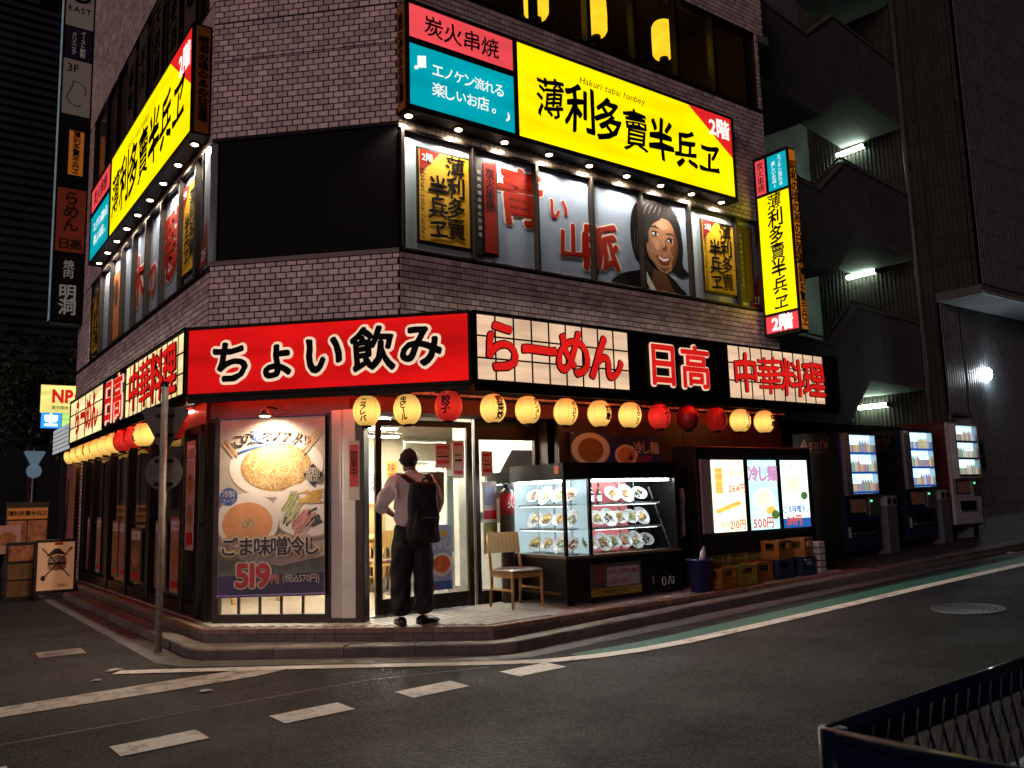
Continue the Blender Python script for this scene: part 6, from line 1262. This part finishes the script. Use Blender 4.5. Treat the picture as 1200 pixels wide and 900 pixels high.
# backpack worn on the back
g = thing('backpack', 'black backpack worn on the back of the person at the door', 'backpack', (4.22,7.55,.221), rad(-20))
def soft_box(x0, x1, y0, y1, z0, z1, name, b=.05):
    bm = bmesh.new(); bmesh.ops.create_cube(bm, size=1)
    for v in bm.verts: v.co = Vector(((x0+x1)/2+v.co.x*(x1-x0)*(1 if v.co.z < 0 else .84), (y0+y1)/2+v.co.y*(y1-y0)*(1 if v.co.z < 0 else .7), (z0+z1)/2+v.co.z*(z1-z0)))
    bmesh.ops.bevel(bm, geom=bm.edges[:], offset=b, segments=4, affect='EDGES', profile=.6); bmesh.ops.subdivide_edges(bm, edges=[e for e in bm.edges if e.calc_length() > .1], cuts=4, use_grid_fill=True)
    for v in bm.verts: v.co += Vector((.008*sin(v.co.z*25), .010*sin(v.co.x*22+v.co.z*17), 0))
    return MB().bm(bm).build(name, BAG, g, smooth=True)
soft_box(-.085, .235, -.33, -.12, .80, 1.40, 'bag_body', .06); soft_box(-.045, .195, -.375, -.30, .84, 1.12, 'front_pocket', .03)
def strap(pts, w=.028):
    mb = MB(); pts = [Vector(q) for q in pts]
    for i, q in enumerate(pts):
        d = (pts[min(i+1,len(pts)-1)]-pts[max(i-1,0)]).normalized(); sd = Vector((1,0,0)) if abs(d.x) < .8 else Vector((0,0,1)); sd = (sd-d*sd.dot(d)).normalized(); nn = d.cross(sd)
        for a, b_ in ((-w,-.006),(w,-.006),(w,.006),(-w,.006)): mb.v.append(tuple(q+sd*a+nn*b_))
    for i in range(len(pts)-1):
        for j in range(4): mb.f.append((i*4+j, i*4+(j+1) % 4, (i+1)*4+(j+1) % 4, (i+1)*4+j))
    mb.f += [(3,2,1,0), tuple(len(pts)*4-4+j for j in range(4))]; mb.build('strap', BAG, g)
strap([(.02,-.20,1.36),(-.05,-.165,1.42),(-.105,-.10,1.475),(-.125,.0,1.495),(-.13,.09,1.44),(-.12,.14,1.30),(-.10,.135,1.12)]); strap([(.17,-.20,1.36),(.165,-.15,1.42),(.15,-.09,1.47),(.14,.0,1.49),(.135,.09,1.44),(.13,.14,1.30),(.13,.135,1.10)])
MB().tube([(.07,-.20,1.39),(.09,-.20,1.43),(.14,-.20,1.43),(.16,-.20,1.39)], .010, 8).build('grab_loop', BAG, g); MB().tube([(.0,-.362,1.04),(.1,-.378,1.05),(.22,-.362,1.04)], .004, 6).build('zip', STEEL, g)

# seated figure inside, seen small through the door gap
sn = {'pelvis':(0,0,.55,.13),'spine':(0,.02,.75,.12),'chest':(0,.03,.95,.13),'nb':(0,.03,1.08,.06),'neck':(0,.05,1.13,.052),'head':(0,.07,1.23,.088),'crown':(0,.06,1.28,.062),'nose':(0,.165,1.215,.012),'shL':(-.17,.02,1.04,.06),'elL':(-.23,.12,.80,.05),'wrL':(-.12,.36,.78,.035),'paL':(-.09,.43,.78,.03),'shR':(.17,.02,1.04,.06),'elR':(.23,.12,.80,.05),'wrR':(.12,.36,.78,.035),'paR':(.09,.43,.78,.03),'hiL':(-.09,.06,.52,.09),'knL':(-.12,.46,.52,.07),'anL':(-.12,.44,.08,.05),'toL':(-.12,.56,.04,.04),'hiR':(.09,.06,.52,.09),'knR':(.12,.46,.52,.07),'anR':(.12,.44,.08,.05),'toR':(.12,.56,.04,.04)}
se = chainE('pelvis','spine','chest','nb','neck','head','crown')+chainE('head','nose')+chainE('chest','shL','elL','wrL','paL')+chainE('chest','shR','elR','wrR','paR')+chainE('pelvis','hiL','knL','anL','toL')+chainE('pelvis','hiR','knR','anR','toR')
place('body', skin_mesh('body', sn, se), SEATED).data.materials.append(SKIN_M)
cn = {k: (*v[:3], v[3]+.022) for k, v in sn.items() if k in ('pelvis','spine','chest','nb','shL','elL','shR','elR','hiL','knL','anL','hiR','knR','anR')}
place('clothes', skin_mesh('clothes', cn, [e for e in se if e[0] in cn and e[1] in cn]), SEATED).data.materials.append(TROU)
b = bmesh.new(); bmesh.ops.create_uvsphere(b, u_segments=16, v_segments=10, radius=.1)
for v in b.verts:
    if v.co.y > .03 and v.co.z < .04: v.co.y = .03
MB().bm(b).build('hair', HAIRM, SEATED, (0,.055,1.245), smooth=True)
